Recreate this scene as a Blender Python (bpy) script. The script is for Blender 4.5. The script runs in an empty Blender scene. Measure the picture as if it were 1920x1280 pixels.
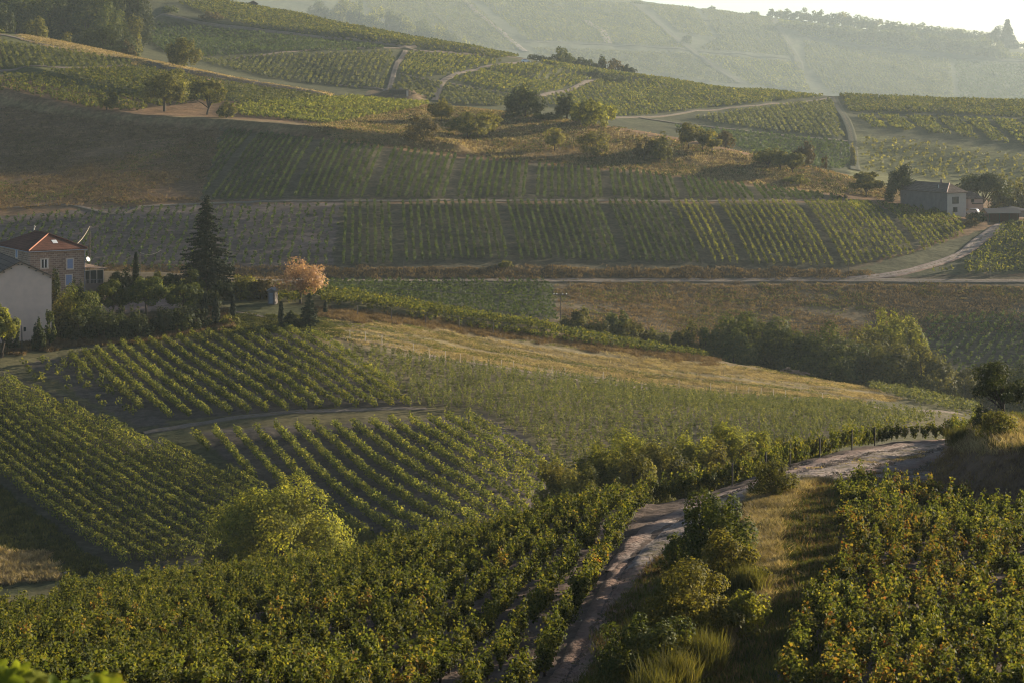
import bpy, math, random
import numpy as np
from mathutils import Vector
R = math.radians
rng = np.random.default_rng(7)
random.seed(7)
sc = bpy.context.scene
col = sc.collection

# ------------------------------------------------------------------ camera
F = 3733.33            # focal length in pixels of a 1920 wide frame
HY = 150.0             # pixel row of eye level
cd = bpy.data.cameras.new('camera')
cam = bpy.data.objects.new('camera', cd); col.objects.link(cam)
cd.lens = 70; cd.sensor_width = 36; cd.sensor_fit = 'HORIZONTAL'
cd.shift_y = -(640 - HY) / 1920
cd.clip_start = 0.3; cd.clip_end = 9000
cam.location = (0, 0, 0); cam.rotation_euler = (R(90), 0, 0)
cd.dof.use_dof = True; cd.dof.focus_distance = 170; cd.dof.aperture_fstop = 9
sc.camera = cam

# ------------------------------------------------------------------ light
SUN_EL, SUN_AZ = 11.8, 54.0      # azimuth clockwise from the view direction (+Y)
w = bpy.data.worlds.new('World'); sc.world = w; w.use_nodes = True
nt = w.node_tree; bg = nt.nodes['Background']
sky = nt.nodes.new('ShaderNodeTexSky'); sky.sky_type = 'NISHITA'; sky.sun_disc = False
sky.sun_elevation = R(SUN_EL); sky.sun_rotation = R(SUN_AZ)
sky.air_density = .7; sky.dust_density = 0.6; sky.ozone_density = 1.6
nt.links.new(sky.outputs[0], bg.inputs[0]); bg.inputs[1].default_value = 0.05
sl = bpy.data.lights.new('sun', 'SUN'); sl.energy = 5.0; sl.angle = R(0.6); sl.color = (1.0, 0.86, 0.66)
so = bpy.data.objects.new('sun', sl); col.objects.link(so)
sv = Vector((math.sin(R(SUN_AZ)) * math.cos(R(SUN_EL)), math.cos(R(SUN_AZ)) * math.cos(R(SUN_EL)), math.sin(R(SUN_EL))))
so.rotation_euler = (-sv).to_track_quat('-Z', 'Y').to_euler(); so.location = (60, 40, 60)
sc.view_settings.view_transform = 'Standard'; sc.view_settings.look = 'None'
sc.cycles.filter_width = 1.05; sc.cycles.use_denoising = True
sc.view_settings.gamma = 1; sc.view_settings.exposure = 1.58
HAZE = 0.00009

# ------------------------------------------------------------------ helpers
def tag(o, label=None, cat=None, group=None, kind=None):
    if label: o['label'] = label
    if cat: o['category'] = cat
    if group: o['group'] = group
    if kind: o['kind'] = kind
    return o
def link(o, parent=None):
    col.objects.link(o)
    if parent is not None: o.parent = parent
    return o
def empty(name, loc, rz=0):
    o = bpy.data.objects.new(name, None); o.empty_display_size = .3
    o.location = loc; o.rotation_euler = (0, 0, rz); col.objects.link(o); return o
def mesh(name, V, Fc, mat, smooth=False):
    """numpy verts and an (n,k) face array, or a python list of faces"""
    me = bpy.data.meshes.new(name)
    if isinstance(Fc, list):
        me.from_pydata([tuple(v) for v in V], [], Fc)
    else:
        V = np.asarray(V, np.float32); Fc = np.asarray(Fc, np.int32); n, k = Fc.shape
        me.vertices.add(len(V)); me.vertices.foreach_set('co', V.ravel())
        me.loops.add(n * k); me.loops.foreach_set('vertex_index', Fc.ravel())
        me.polygons.add(n)
        me.polygons.foreach_set('loop_start', np.arange(0, n * k, k, dtype=np.int32))
        me.polygons.foreach_set('loop_total', np.full(n, k, np.int32))
        me.update(calc_edges=True)
    if smooth: me.polygons.foreach_set('use_smooth', np.ones(len(me.polygons), bool))
    if mat is not None: me.materials.append(mat)
    return me
def obj(name, me, parent=None):
    return link(bpy.data.objects.new(name, me), parent)

class MB:
    """collects boxes, prisms and tubes for one mesh"""
    def __init__(s): s.v = []; s.f = []
    def add(s, vs, fs):
        b = len(s.v); s.v += [tuple(v) for v in vs]; s.f += [tuple(i + b for i in f) for f in fs]; return s
    def box(s, a, b):
        (x0, y0, z0), (x1, y1, z1) = a, b
        return s.add([(x0,y0,z0),(x1,y0,z0),(x1,y1,z0),(x0,y1,z0),(x0,y0,z1),(x1,y0,z1),(x1,y1,z1),(x0,y1,z1)],
              [(3,2,1,0),(4,5,6,7),(0,1,5,4),(1,2,6,5),(2,3,7,6),(3,0,4,7)])
    def tube(s, pts, rad, n=6):
        pts = [Vector(p) for p in pts]
        if not hasattr(rad, '__len__'): rad = [rad] * len(pts)
        vs = []; fs = []
        for i, p in enumerate(pts):
            t = (pts[min(i+1, len(pts)-1)] - pts[max(i-1, 0)]).normalized()
            a = t.orthogonal().normalized() if abs(t.z) < .99 else Vector((1,0,0)); b = t.cross(a).normalized(); a = b.cross(t)
            for k in range(n):
                th = 2*math.pi*k/n; vs.append(p + (a*math.cos(th) + b*math.sin(th))*rad[i])
        for i in range(len(pts)-1):
            for k in range(n): fs.append((i*n+k, i*n+(k+1)%n, (i+1)*n+(k+1)%n, (i+1)*n+k))
        fs.append(tuple(range(n))[::-1]); fs.append(tuple((len(pts)-1)*n+k for k in range(n)))
        return s.add(vs, fs)
    def build(s, name, mat, parent=None): return obj(name, mesh(name, s.v, s.f, mat), parent)
    def me(s, name, mat): return mesh(name, s.v, s.f, mat)

# ---- value noise in numpy
def vnoise(x, y, seed=0):
    xi = np.floor(x).astype(np.int64); yi = np.floor(y).astype(np.int64); fx = x - xi; fy = y - yi
    fx = fx*fx*(3-2*fx); fy = fy*fy*(3-2*fy)
    def h(a, b):
        n = (a*374761393 + b*668265263 + seed*974711) & 0x7fffffff
        n = ((n ^ (n >> 13)) * 1274126177) & 0x7fffffff
        return ((n ^ (n >> 16)) & 0xffff) / 65535.0
    return (h(xi,yi)*(1-fx)+h(xi+1,yi)*fx)*(1-fy) + (h(xi,yi+1)*(1-fx)+h(xi+1,yi+1)*fx)*fy
def fbm(x, y, seed=0, o=3):
    t = 0; a = .5
    for i in range(o): t = t + a*(vnoise(x*2**i, y*2**i, seed+i)-.5); a *= .5
    return t

# ------------------------------------------------------------------ materials
def new_mat(name):
    m = bpy.data.materials.new(name); m.use_nodes = True; m.node_tree.nodes.clear(); return m, m.node_tree.nodes, m.node_tree.links
def leaf_mat(name, stops, trans=0.45, tcol=1.5, vary=0.18, rough=0.7, nsc=.7):
    """stops: list of (pos, colour): each leaf takes its own colour"""
    m, N, L = new_mat(name)
    out = N.new('ShaderNodeOutputMaterial'); geo = N.new('ShaderNodeNewGeometry'); ramp = N.new('ShaderNodeValToRGB')
    cr = ramp.color_ramp
    while len(cr.elements) > 1: cr.elements.remove(cr.elements[0])
    cr.elements[0].position = stops[0][0]; cr.elements[0].color = (*stops[0][1], 1)
    for p, c in stops[1:]:
        e = cr.elements.new(p); e.color = (*c, 1)
    cn = N.new('ShaderNodeTexNoise'); cn.inputs['Scale'].default_value = nsc; cn.inputs['Detail'].default_value = 3; L.new(geo.outputs['Position'], cn.inputs['Vector'])
    ce = N.new('ShaderNodeMapRange'); ce.inputs[1].default_value = .3; ce.inputs[2].default_value = .7; L.new(cn.outputs[0], ce.inputs[0])
    cm = N.new('ShaderNodeMix'); cm.inputs[0].default_value = .5; L.new(geo.outputs['Random Per Island'], cm.inputs[2]); L.new(ce.outputs[0], cm.inputs[3])
    L.new(cm.outputs[0], ramp.inputs[0])
    oi = N.new('ShaderNodeObjectInfo'); mr = N.new('ShaderNodeMapRange')
    mr.inputs[3].default_value = 1 - vary; mr.inputs[4].default_value = 1 + vary
    L.new(oi.outputs['Random'], mr.inputs[0])
    pos = N.new('ShaderNodeTexNoise'); pos.inputs['Scale'].default_value = .35; L.new(geo.outputs['Position'], pos.inputs['Vector'])
    mr2 = N.new('ShaderNodeMapRange'); mr2.inputs[1].default_value = .3; mr2.inputs[2].default_value = .7; mr2.inputs[3].default_value = .75; mr2.inputs[4].default_value = 1.25
    L.new(pos.outputs[0], mr2.inputs[0])
    mm = N.new('ShaderNodeMath'); mm.operation = 'MULTIPLY'; L.new(mr.outputs[0], mm.inputs[0]); L.new(mr2.outputs[0], mm.inputs[1])
    sc_ = N.new('ShaderNodeVectorMath'); sc_.operation = 'SCALE'; L.new(ramp.outputs[0], sc_.inputs[0]); L.new(mm.outputs[0], sc_.inputs['Scale'])
    p = N.new('ShaderNodeBsdfPrincipled'); p.inputs['Roughness'].default_value = rough; p.inputs['Specular IOR Level'].default_value = .1
    L.new(sc_.outputs[0], p.inputs['Base Color'])
    t = N.new('ShaderNodeBsdfTranslucent'); tc = N.new('ShaderNodeVectorMath'); tc.operation = 'MULTIPLY'
    tc.inputs[1].default_value = (tcol*1.1, tcol, tcol*.45); L.new(sc_.outputs[0], tc.inputs[0]); L.new(tc.outputs[0], t.inputs[0])
    mx = N.new('ShaderNodeMixShader'); mx.inputs[0].default_value = trans
    L.new(p.outputs[0], mx.inputs[1]); L.new(t.outputs[0], mx.inputs[2]); L.new(mx.outputs[0], out.inputs[0])
    return m
def plain_mat(name, c, c2=None, scale=3.0, rough=.85, bump=.0, stretch=(1,1,1)):
    m, N, L = new_mat(name); out = N.new('ShaderNodeOutputMaterial'); p = N.new('ShaderNodeBsdfPrincipled')
    p.inputs['Roughness'].default_value = rough; p.inputs['Specular IOR Level'].default_value = .25
    tc = N.new('ShaderNodeTexCoord'); mp = N.new('ShaderNodeMapping'); mp.inputs['Scale'].default_value = stretch
    L.new(tc.outputs['Object'], mp.inputs[0])
    n = N.new('ShaderNodeTexNoise'); n.inputs['Scale'].default_value = scale; n.inputs['Detail'].default_value = 6; n.inputs['Roughness'].default_value = .65
    L.new(mp.outputs[0], n.inputs['Vector'])
    r = N.new('ShaderNodeValToRGB'); r.color_ramp.elements[0].position = .3; r.color_ramp.elements[1].position = .7
    r.color_ramp.elements[0].color = (*c, 1); r.color_ramp.elements[1].color = (*(c2 or [v*.7 for v in c]), 1)
    L.new(n.outputs[0], r.inputs[0]); L.new(r.outputs[0], p.inputs['Base Color'])
    if bump:
        b = N.new('ShaderNodeBump'); b.inputs['Strength'].default_value = 1; b.inputs['Distance'].default_value = bump
        L.new(n.outputs[0], b.inputs['Height']); L.new(b.outputs[0], p.inputs['Normal'])
    L.new(p.outputs[0], out.inputs[0]); return m
def masonry_mat(name, c1, c2, mortar, scale, bw=.45, rh=.2):
    m, N, L = new_mat(name); out = N.new('ShaderNodeOutputMaterial'); p = N.new('ShaderNodeBsdfPrincipled'); p.inputs['Roughness'].default_value = .95; p.inputs['Specular IOR Level'].default_value = .08
    tc = N.new('ShaderNodeTexCoord'); sx = N.new('ShaderNodeSeparateXYZ'); L.new(tc.outputs['Object'], sx.inputs[0])
    ad = N.new('ShaderNodeMath'); L.new(sx.outputs[0], ad.inputs[0]); L.new(sx.outputs[1], ad.inputs[1])
    cb = N.new('ShaderNodeCombineXYZ'); L.new(ad.outputs[0], cb.inputs[0]); L.new(sx.outputs[2], cb.inputs[1])
    nz = N.new('ShaderNodeTexNoise'); nz.inputs['Scale'].default_value = 1.2; mv = N.new('ShaderNodeMixRGB'); mv.inputs[0].default_value = .12
    L.new(cb.outputs[0], mv.inputs[1]); L.new(nz.outputs[1], mv.inputs[2])
    b = N.new('ShaderNodeTexBrick'); b.inputs['Scale'].default_value = scale; b.inputs['Brick Width'].default_value = bw; b.inputs['Row Height'].default_value = rh
    b.inputs['Color1'].default_value = (*c1, 1); b.inputs['Color2'].default_value = (*c2, 1); b.inputs['Mortar'].default_value = (*mortar, 1); b.inputs['Mortar Size'].default_value = .025
    L.new(mv.outputs[0], b.inputs['Vector'])
    n2 = N.new('ShaderNodeTexNoise'); n2.inputs['Scale'].default_value = 2.2; n2.inputs['Detail'].default_value = 8
    mr = N.new('ShaderNodeMapRange'); mr.inputs[3].default_value = .55; mr.inputs[4].default_value = 1.45; L.new(n2.outputs[0], mr.inputs[0])
    vs = N.new('ShaderNodeVectorMath'); vs.operation = 'SCALE'; L.new(b.outputs[0], vs.inputs[0]); L.new(mr.outputs[0], vs.inputs['Scale'])
    L.new(vs.outputs[0], p.inputs['Base Color'])
    bp = N.new('ShaderNodeBump'); bp.inputs['Distance'].default_value = .04; L.new(b.outputs[1], bp.inputs['Height']); bp.invert = True
    L.new(bp.outputs[0], p.inputs['Normal']); L.new(p.outputs[0], out.inputs[0]); return m

G1c, G2c, G3c = (.045,.075,.016), (.085,.125,.022), (.16,.18,.035)
M = dict(
 vine = leaf_mat('vine_leaf', [(0,(.020,.030,.008)),(.3,(.04,.055,.012)),(.6,(.088,.098,.02)),(.85,(.17,.155,.03)),(1,(.21,.16,.04))], .42, 1.75, nsc=2.4),
 near_leaf = leaf_mat('vine_leaf_near', [(0,(.07,.11,.018)),(.6,(.13,.17,.025)),(1,(.24,.23,.035))], .5, 1.6),
 vine_gold = leaf_mat('vine_leaf_turning', [(0,(.025,.038,.010)),(.3,(.06,.078,.016)),(.52,(.12,.12,.025)),(.68,(.18,.14,.03)),(.8,(.19,.10,.028)),(.92,(.15,.055,.022)),(1,(.08,.03,.018))], .42, 1.7, nsc=1.6),
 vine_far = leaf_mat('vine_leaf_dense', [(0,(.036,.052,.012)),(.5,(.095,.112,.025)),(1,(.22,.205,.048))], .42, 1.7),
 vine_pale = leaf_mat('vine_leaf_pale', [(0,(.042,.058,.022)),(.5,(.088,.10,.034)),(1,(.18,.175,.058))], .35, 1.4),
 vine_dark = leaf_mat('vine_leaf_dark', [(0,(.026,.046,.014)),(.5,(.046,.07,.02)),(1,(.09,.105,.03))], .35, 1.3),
 green = leaf_mat('leaf_green', [(0,(.032,.048,.012)),(.5,(.066,.084,.019)),(1,(.155,.155,.035))], .34, 1.5),
 bright = leaf_mat('leaf_bright', [(0,(.048,.064,.013)),(.5,(.125,.138,.025)),(1,(.26,.245,.05))], .5, 1.9),
 olive = leaf_mat('leaf_olive', [(0,(.042,.048,.014)),(.5,(.09,.092,.023)),(1,(.20,.18,.048))], .40, 1.7),
 dark = leaf_mat('leaf_dark', [(0,(.02,.03,.011)),(.5,(.038,.05,.016)),(1,(.085,.088,.028))], .28, 1.4),
 fir = leaf_mat('needle_dark', [(0,(.012,.02,.011)),(.5,(.02,.03,.014)),(1,(.055,.055,.024))], .12, 1.2),
 gold = leaf_mat('leaf_gold', [(0,(.06,.062,.017)),(.5,(.12,.115,.026)),(1,(.26,.22,.05))], .42, 1.7),
 rust = leaf_mat('leaf_rust', [(0,(.22,.13,.085)),(.5,(.34,.215,.14)),(1,(.46,.32,.21))], .35, 1.3),
 brownleaf = leaf_mat('leaf_brown', [(0,(.042,.036,.016)),(.5,(.078,.062,.024)),(1,(.15,.11,.04))], .3, 1.3),
 blade_dry = leaf_mat('blade_dry', [(0,(.14,.11,.062)),(.5,(.25,.20,.115)),(1,(.38,.31,.19))], .35, 1.2),
 blade_green = leaf_mat('blade_green', [(0,(.035,.048,.014)),(.5,(.07,.08,.022)),(1,(.16,.145,.042))], .4, 1.4),
 blade_brown = leaf_mat('blade_brown', [(0,(.09,.06,.036)),(.5,(.16,.108,.058)),(1,(.26,.185,.095))], .3, 1.2),
 broom = leaf_mat('broom_stem', [(0,(.055,.065,.016)),(.5,(.11,.11,.028)),(1,(.22,.185,.055))], .35, 1.4),
 bark = plain_mat('bark', (.07,.05,.035), (.035,.027,.02), 9, .95, .02),
 post = plain_mat('weathered_wood', (.10,.085,.07), (.05,.042,.035), 6, .9, stretch=(4,4,.6)),
 palepost = plain_mat('pale_wood', (.52,.47,.38), (.36,.32,.26), 6, .9),
 render_wall = plain_mat('lime_render', (.80,.58,.46), (.68,.49,.39), .9, .95, .01),
 render_grey = plain_mat('grey_render', (.20,.17,.15), (.14,.12,.105), .8, .95, .01),
 render_pink = plain_mat('pink_render', (.46,.34,.28), (.38,.28,.24), 1.1, .95, .01),
 render_white = plain_mat('pale_render', (.52,.46,.39), (.42,.37,.32), .9, .95, .01),
 stone = masonry_mat('rubble_stone', (.36,.26,.19), (.22,.155,.115), (.42,.34,.27), .8),
 surround = plain_mat('cut_stone', (.60,.53,.43), (.5,.44,.36), 4, .9),
 tile = masonry_mat('red_tile', (.18,.08,.055), (.13,.06,.042), (.07,.035,.025), 2.6, .5, .5),
 ridgetile_lit = plain_mat('ridge_tile', (.42,.19,.11), (.34,.14,.08), 5, .8),
 greytile = masonry_mat('grey_tile', (.21,.155,.12), (.14,.105,.082), (.06,.05,.04), 1.6, .5, .5),
 sheetroof = plain_mat('corrugated_sheet', (.17,.14,.115), (.10,.085,.07), 3, .7, .03, (8,.6,1)),
 shutter = plain_mat('blue_shutter', (.25,.32,.46), (.20,.26,.40), 3, .7),
 whitepaint = plain_mat('white_paint', (.78,.77,.74), (.68,.66,.62), 3, .5),
 opening_dark = plain_mat('dark_opening', (.02,.018,.016), (.012,.011,.01), 2, .8),  # near-black sheet standing in for the shade inside window openings
 rail = plain_mat('grey_metal', (.25,.26,.28), (.2,.2,.22), 2, .5),
 rope = plain_mat('pale_cable', (.62,.52,.36), (.5,.42,.3), 5, .9),
 wire = plain_mat('wire', (.12,.11,.10), (.09,.085,.08), 5, .7),
 concrete = plain_mat('concrete', (.11,.095,.08), (.06,.055,.05), 2, .9),
 redwood = plain_mat('red_wood', (.16,.06,.045), (.09,.035,.03), 3, .85),
 porcelain = plain_mat('porcelain', (.85,.85,.82), (.75,.75,.72), 3, .25),
 carpaint = plain_mat('white_car_paint', (.75,.78,.8), (.72,.75,.77), 1, .25),
 rubber = plain_mat('rubber', (.02,.02,.02), (.015,.015,.015), 3, .9),
 dead = plain_mat('dead_wood', (.20,.16,.12), (.10,.08,.06), 5, .95),
)
def glass_mat():
    m, N, L = new_mat('window_glass'); out = N.new('ShaderNodeOutputMaterial'); p = N.new('ShaderNodeBsdfPrincipled')
    p.inputs['Base Color'].default_value = (.03,.035,.04,1); p.inputs['Roughness'].default_value = .08; p.inputs['Specular IOR Level'].default_value = .7
    L.new(p.outputs[0], out.inputs[0]); return m
M['glass'] = glass_mat()
def track_mat(name, c, c2, c3):
    m, N, L = new_mat(name); out = N.new('ShaderNodeOutputMaterial'); p = N.new('ShaderNodeBsdfPrincipled'); p.inputs['Roughness'].default_value = .95; p.inputs['Specular IOR Level'].default_value = .15
    uv = N.new('ShaderNodeAttribute'); uv.attribute_name = 'across'   # -1..1 across the track
    geo = N.new('ShaderNodeNewGeometry')
    n = N.new('ShaderNodeTexNoise'); n.inputs['Scale'].default_value = .8; n.inputs['Detail'].default_value = 9; n.inputs['Roughness'].default_value = .72
    L.new(geo.outputs['Position'], n.inputs['Vector'])
    r = N.new('ShaderNodeValToRGB'); r.color_ramp.elements[0].position = .32; r.color_ramp.elements[1].position = .68
    r.color_ramp.elements[0].color = (*c, 1); r.color_ramp.elements[1].color = (*c2, 1); L.new(n.outputs[0], r.inputs[0])
    v = N.new('ShaderNodeTexVoronoi'); v.inputs['Scale'].default_value = 4.5; L.new(geo.outputs['Position'], v.inputs['Vector'])
    ab = N.new('ShaderNodeMath'); ab.operation = 'ABSOLUTE'; L.new(uv.outputs['Fac'], ab.inputs[0])
    ad = N.new('ShaderNodeMath'); ad.operation = 'MULTIPLY_ADD'; L.new(n.outputs[0], ad.inputs[0]); ad.inputs[1].default_value = .9; L.new(ab.outputs[0], ad.inputs[2])
    rr = N.new('ShaderNodeMapRange'); rr.inputs[1].default_value = .95; rr.inputs[2].default_value = 1.35; L.new(ad.outputs[0], rr.inputs[0])
    mx = N.new('ShaderNodeMixRGB'); L.new(rr.outputs[0], mx.inputs[0]); L.new(r.outputs[0], mx.inputs[1]); mx.inputs[2].default_value = (*c3, 1)
    cw = N.new('ShaderNodeMapRange'); cw.inputs[1].default_value = .34; cw.inputs[2].default_value = .08; L.new(ab.outputs[0], cw.inputs[0])
    n3 = N.new('ShaderNodeTexNoise'); n3.inputs['Scale'].default_value = 1.7; n3.inputs['Detail'].default_value = 5; L.new(geo.outputs['Position'], n3.inputs['Vector'])
    c4 = N.new('ShaderNodeMapRange'); c4.inputs[1].default_value = .47; c4.inputs[2].default_value = .6; L.new(n3.outputs[0], c4.inputs[0])
    c5 = N.new('ShaderNodeMath'); c5.operation = 'MULTIPLY'; L.new(cw.outputs[0], c5.inputs[0]); L.new(c4.outputs[0], c5.inputs[1])
    c6 = N.new('ShaderNodeMixRGB'); L.new(c5.outputs[0], c6.inputs[0]); L.new(mx.outputs[0], c6.inputs[1]); c6.inputs[2].default_value = (.15,.12,.06,1)
    L.new(c6.outputs[0], p.inputs['Base Color'])
    n2 = N.new('ShaderNodeTexNoise'); n2.inputs['Scale'].default_value = 2.3; n2.inputs['Detail'].default_value = 8; n2.inputs['Roughness'].default_value = .7; L.new(geo.outputs['Position'], n2.inputs['Vector'])
    sm = N.new('ShaderNodeMath'); sm.operation = 'MULTIPLY_ADD'; L.new(v.outputs[0], sm.inputs[0]); sm.inputs[1].default_value = .35; L.new(n2.outputs[0], sm.inputs[2])
    b = N.new('ShaderNodeBump'); b.inputs['Distance'].default_value = .42; L.new(sm.outputs[0], b.inputs['Height']); L.new(b.outputs[0], p.inputs['Normal'])
    L.new(p.outputs[0], out.inputs[0]); return m
M['track'] = track_mat('stony_track', (.42,.335,.28), (.20,.155,.13), (.28,.18,.135))
M['track_pink'] = track_mat('pink_earth_track', (.40,.26,.195), (.27,.17,.125), (.24,.155,.11))
M['road'] = track_mat('pale_lane', (.24,.19,.15), (.18,.145,.115), (.15,.12,.075))
M['turf'] = track_mat('turf_strip', (.075,.078,.042), (.06,.06,.035), (.09,.085,.04))
def terrain_mat():
    m, N, L = new_mat('ground'); out = N.new('ShaderNodeOutputMaterial'); p = N.new('ShaderNodeBsdfPrincipled'); p.inputs['Roughness'].default_value = 1; p.inputs['Specular IOR Level'].default_value = .08
    a = N.new('ShaderNodeAttribute'); a.attribute_name = 'albedo'; geo = N.new('ShaderNodeNewGeometry')
    def noise(s, d=6, vec=None):
        n = N.new('ShaderNodeTexNoise'); n.inputs['Scale'].default_value = s; n.inputs['Detail'].default_value = d; n.inputs['Roughness'].default_value = .7
        L.new(vec or geo.outputs['Position'], n.inputs['Vector']); return n
    n1 = noise(.09, 8); n2 = noise(1.1, 8)
    mp = N.new('ShaderNodeMapping'); mp.inputs['Scale'].default_value = (.12, .5, .5); L.new(geo.outputs['Position'], mp.inputs[0]); n3 = noise(1.0, 8, mp.outputs[0])
    def rng_(n, lo, hi):
        r = N.new('ShaderNodeMapRange'); r.inputs[1].default_value = .3; r.inputs[2].default_value = .7; r.inputs[3].default_value = lo; r.inputs[4].default_value = hi; L.new(n.outputs[0], r.inputs[0]); return r
    m1 = N.new('ShaderNodeMath'); m1.operation = 'MULTIPLY'; L.new(rng_(n1,.72,1.28).outputs[0], m1.inputs[0]); L.new(rng_(n2,.6,1.4).outputs[0], m1.inputs[1])
    m2 = N.new('ShaderNodeMath'); m2.operation = 'MULTIPLY'; L.new(m1.outputs[0], m2.inputs[0]); L.new(rng_(n3,.68,1.32).outputs[0], m2.inputs[1])
    vs = N.new('ShaderNodeVectorMath'); vs.operation = 'SCALE'; L.new(a.outputs['Color'], vs.inputs[0]); L.new(m2.outputs[0], vs.inputs['Scale'])
    L.new(vs.outputs[0], p.inputs['Base Color'])
    b = N.new('ShaderNodeBump'); b.inputs['Distance'].default_value = .25; L.new(n2.outputs[0], b.inputs['Height'])
    b2 = N.new('ShaderNodeBump'); b2.inputs['Distance'].default_value = .5; L.new(n3.outputs[0], b2.inputs['Height']); L.new(b.outputs[0], b2.inputs['Normal'])
    L.new(b2.outputs[0], p.inputs['Normal']); L.new(p.outputs[0], out.inputs[0]); return m
M['ground'] = terrain_mat()

# ------------------------------------------------------------------ terrain: one height field over (azimuth, distance)
CX = np.array([-700,0,300,600,900,1200,1500,1750,1920,2600], float)
def pchip(x, y, xq):
    h = np.diff(x); d = np.diff(y)/h; m = np.zeros_like(y)
    for i in range(1, len(x)-1):
        if d[i-1]*d[i] > 0:
            w1 = 2*h[i]+h[i-1]; w2 = h[i]+2*h[i-1]; m[i] = (w1+w2)/(w1/d[i-1]+w2/d[i])
    m[0] = d[0]; m[-1] = d[-1]
    i = np.clip(np.searchsorted(x, xq)-1, 0, len(x)-2); t = (xq-x[i])/h[i]
    return (2*t**3-3*t**2+1)*y[i]+(t**3-2*t**2+t)*h[i]*m[i]+(-2*t**3+3*t**2)*y[i+1]+(t**3-t**2)*h[i]*m[i+1]
def ext(a): a = list(map(float, a)); return np.array([a[0]+(a[0]-a[1])*.8] + a + [a[-1]+(a[-1]-a[-2])*1.2])
def c8(v): return [v]*8
guides = []
def gz(Y, z): guides.append((ext(Y), ext(z)))
def gp(Y, py): Y = ext(Y); py = ext(py); guides.append((Y, -(py-HY)*Y/F))
gz(c8(.5), c8(-1.75)); gz(c8(10), c8(-4.7)); gz(c8(30), c8(-10.6))
gp([58]*5+[55,52,52], c8(1292))
gp([86,85,82,79,78,80,84,86], [1190,1165,1128,1098,1062,1000,975,962])
CR = [118,112,106,99,97,108,122,120]
gp(CR, [1126,1102,1070,1012,948,868,826,806])
zc = guides[-1][1][1:-1]
gz([c+22 for c in CR], zc-6.5)
gp([165,165,165,165,180,205,225,235], [1106,1086,1056,1002,957,832,808,810])
gp([215,215,215,218,222,240,258,265], [822,805,785,776,790,775,778,800])
gp([255,258,262,265,270,275,280,285], [640,638,614,668,716,745,775,806])
gp([290,290,290,292,295,298,300,305], [562,545,556,602,650,705,748,786])
z8 = guides[-1][1][1:-1]
gz(c8(320), z8-[3,3,6,7,8,7,6,5])
gp([345,345,345,345,345,346,348,350], [508,512,550,590,640,692,722,726])
RD = [365,366,370,378,388,398,405,408]
gp(RD, [516,518,525,526,526,526,527,528])
gp([r+1.5+4 for r in RD], [506,505,502,501,500,502,508,514])
gp([415,418,420,428,438,448,455,446], [398,382,376,376,376,378,402,428])
gp([490,480,475,480,480,478,465,455], [300,280,263,296,322,354,392,420])
gp([540,520,500,525,505,490,471,459], [180,222,242,240,278,332,384,416])
HC = [640,620,590,560,530,503,478,463]
gp(HC, [62,118,180,206,246,310,376,410])
zc = guides[-1][1][1:-1]
gz([c+45 for c in HC], zc-5)
gp([760,745,720,700,680,660,645,635], [68,122,184,212,262,312,352,368])
gp([860,850,840,830,820,800,780,770], [20,72,104,136,192,222,236,244])
H4 = [1000,1000,1000,985,955,925,905,895]
gp(H4, [-70,-18,36,94,146,178,187,191])
zc = guides[-1][1][1:-1]
gz([c+110 for c in H4], zc-22)
gp([2800]*8, [-40,10,60,112,162,190,196,199])
gp([3306]*8, [-90,-50,-10,35,70,105,125,140])
gp([4186, 4142, 4098, 4010, 3878, 3768, 3702, 3658], [-160,-120,-75,-35,4,40,72,92])
zc = guides[-1][1][1:-1]
gz(c8(4880), zc-120)
KY = np.array([g[0] for g in guides]); KZ = np.array([g[1] for g in guides])
TP = np.arange(-600, 2521, 4.0)
TY = np.concatenate([np.linspace(.5,48,36,endpoint=False), np.arange(48,132,.34), np.arange(132,345,1.0), np.arange(345,420,.8),
                     np.arange(420,660,1.3), np.arange(660,1260,4), np.arange(1260,2700,24), np.arange(2700,4900,15)])
Z = np.zeros((len(TP), len(TY)))
YQ = np.array([pchip(CX, k, TP) for k in KY]); ZQ = np.array([pchip(CX, k, TP) for k in KZ])
for i in range(len(TP)): Z[i] = pchip(YQ[:, i], ZQ[:, i], TY)
XX = TY[None, :]*(TP[:, None]-960)/F; YY = np.broadcast_to(TY[None, :], XX.shape)
def look(T, px, Y):
    px = np.clip(np.asarray(px, float), TP[0], TP[-1]-.01); Y = np.clip(np.asarray(Y, float), TY[0], TY[-1]-.01)
    i = np.clip(((px-TP[0])/4).astype(int), 0, len(TP)-2); j = np.clip(np.searchsorted(TY, Y, 'right')-1, 0, len(TY)-2)
    a = (px-TP[i])/4; b = (Y-TY[j])/(TY[j+1]-TY[j])
    return (T[i,j]*(1-a)+T[i+1,j]*a)*(1-b)+(T[i,j+1]*(1-a)+T[i+1,j+1]*a)*b
def hitY(px, py, Y0=1, Y1=4860):
    ys = np.linspace(Y0, Y1, 1500) if Y1-Y0 < 1500 else np.linspace(Y0, Y1, 4000)
    g = HY - look(Z, np.full_like(ys, px), ys)*F/ys
    k = np.nonzero(g <= py)[0]
    return float(ys[k[0]]) if len(k) else float(ys[np.argmin(g)])
def zat(x, y): return look(Z, 960+F*np.asarray(x)/np.asarray(y), y)
def hit(px, py, Y0=1, Y1=4860):
    Y = hitY(px, py, Y0, Y1); return np.array([Y*(px-960)/F, Y, float(look(Z, px, Y))])
def P2(pts, Y0, Y1): return np.array([hit(p[0], p[1], Y0, Y1)[:2] for p in pts])
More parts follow.
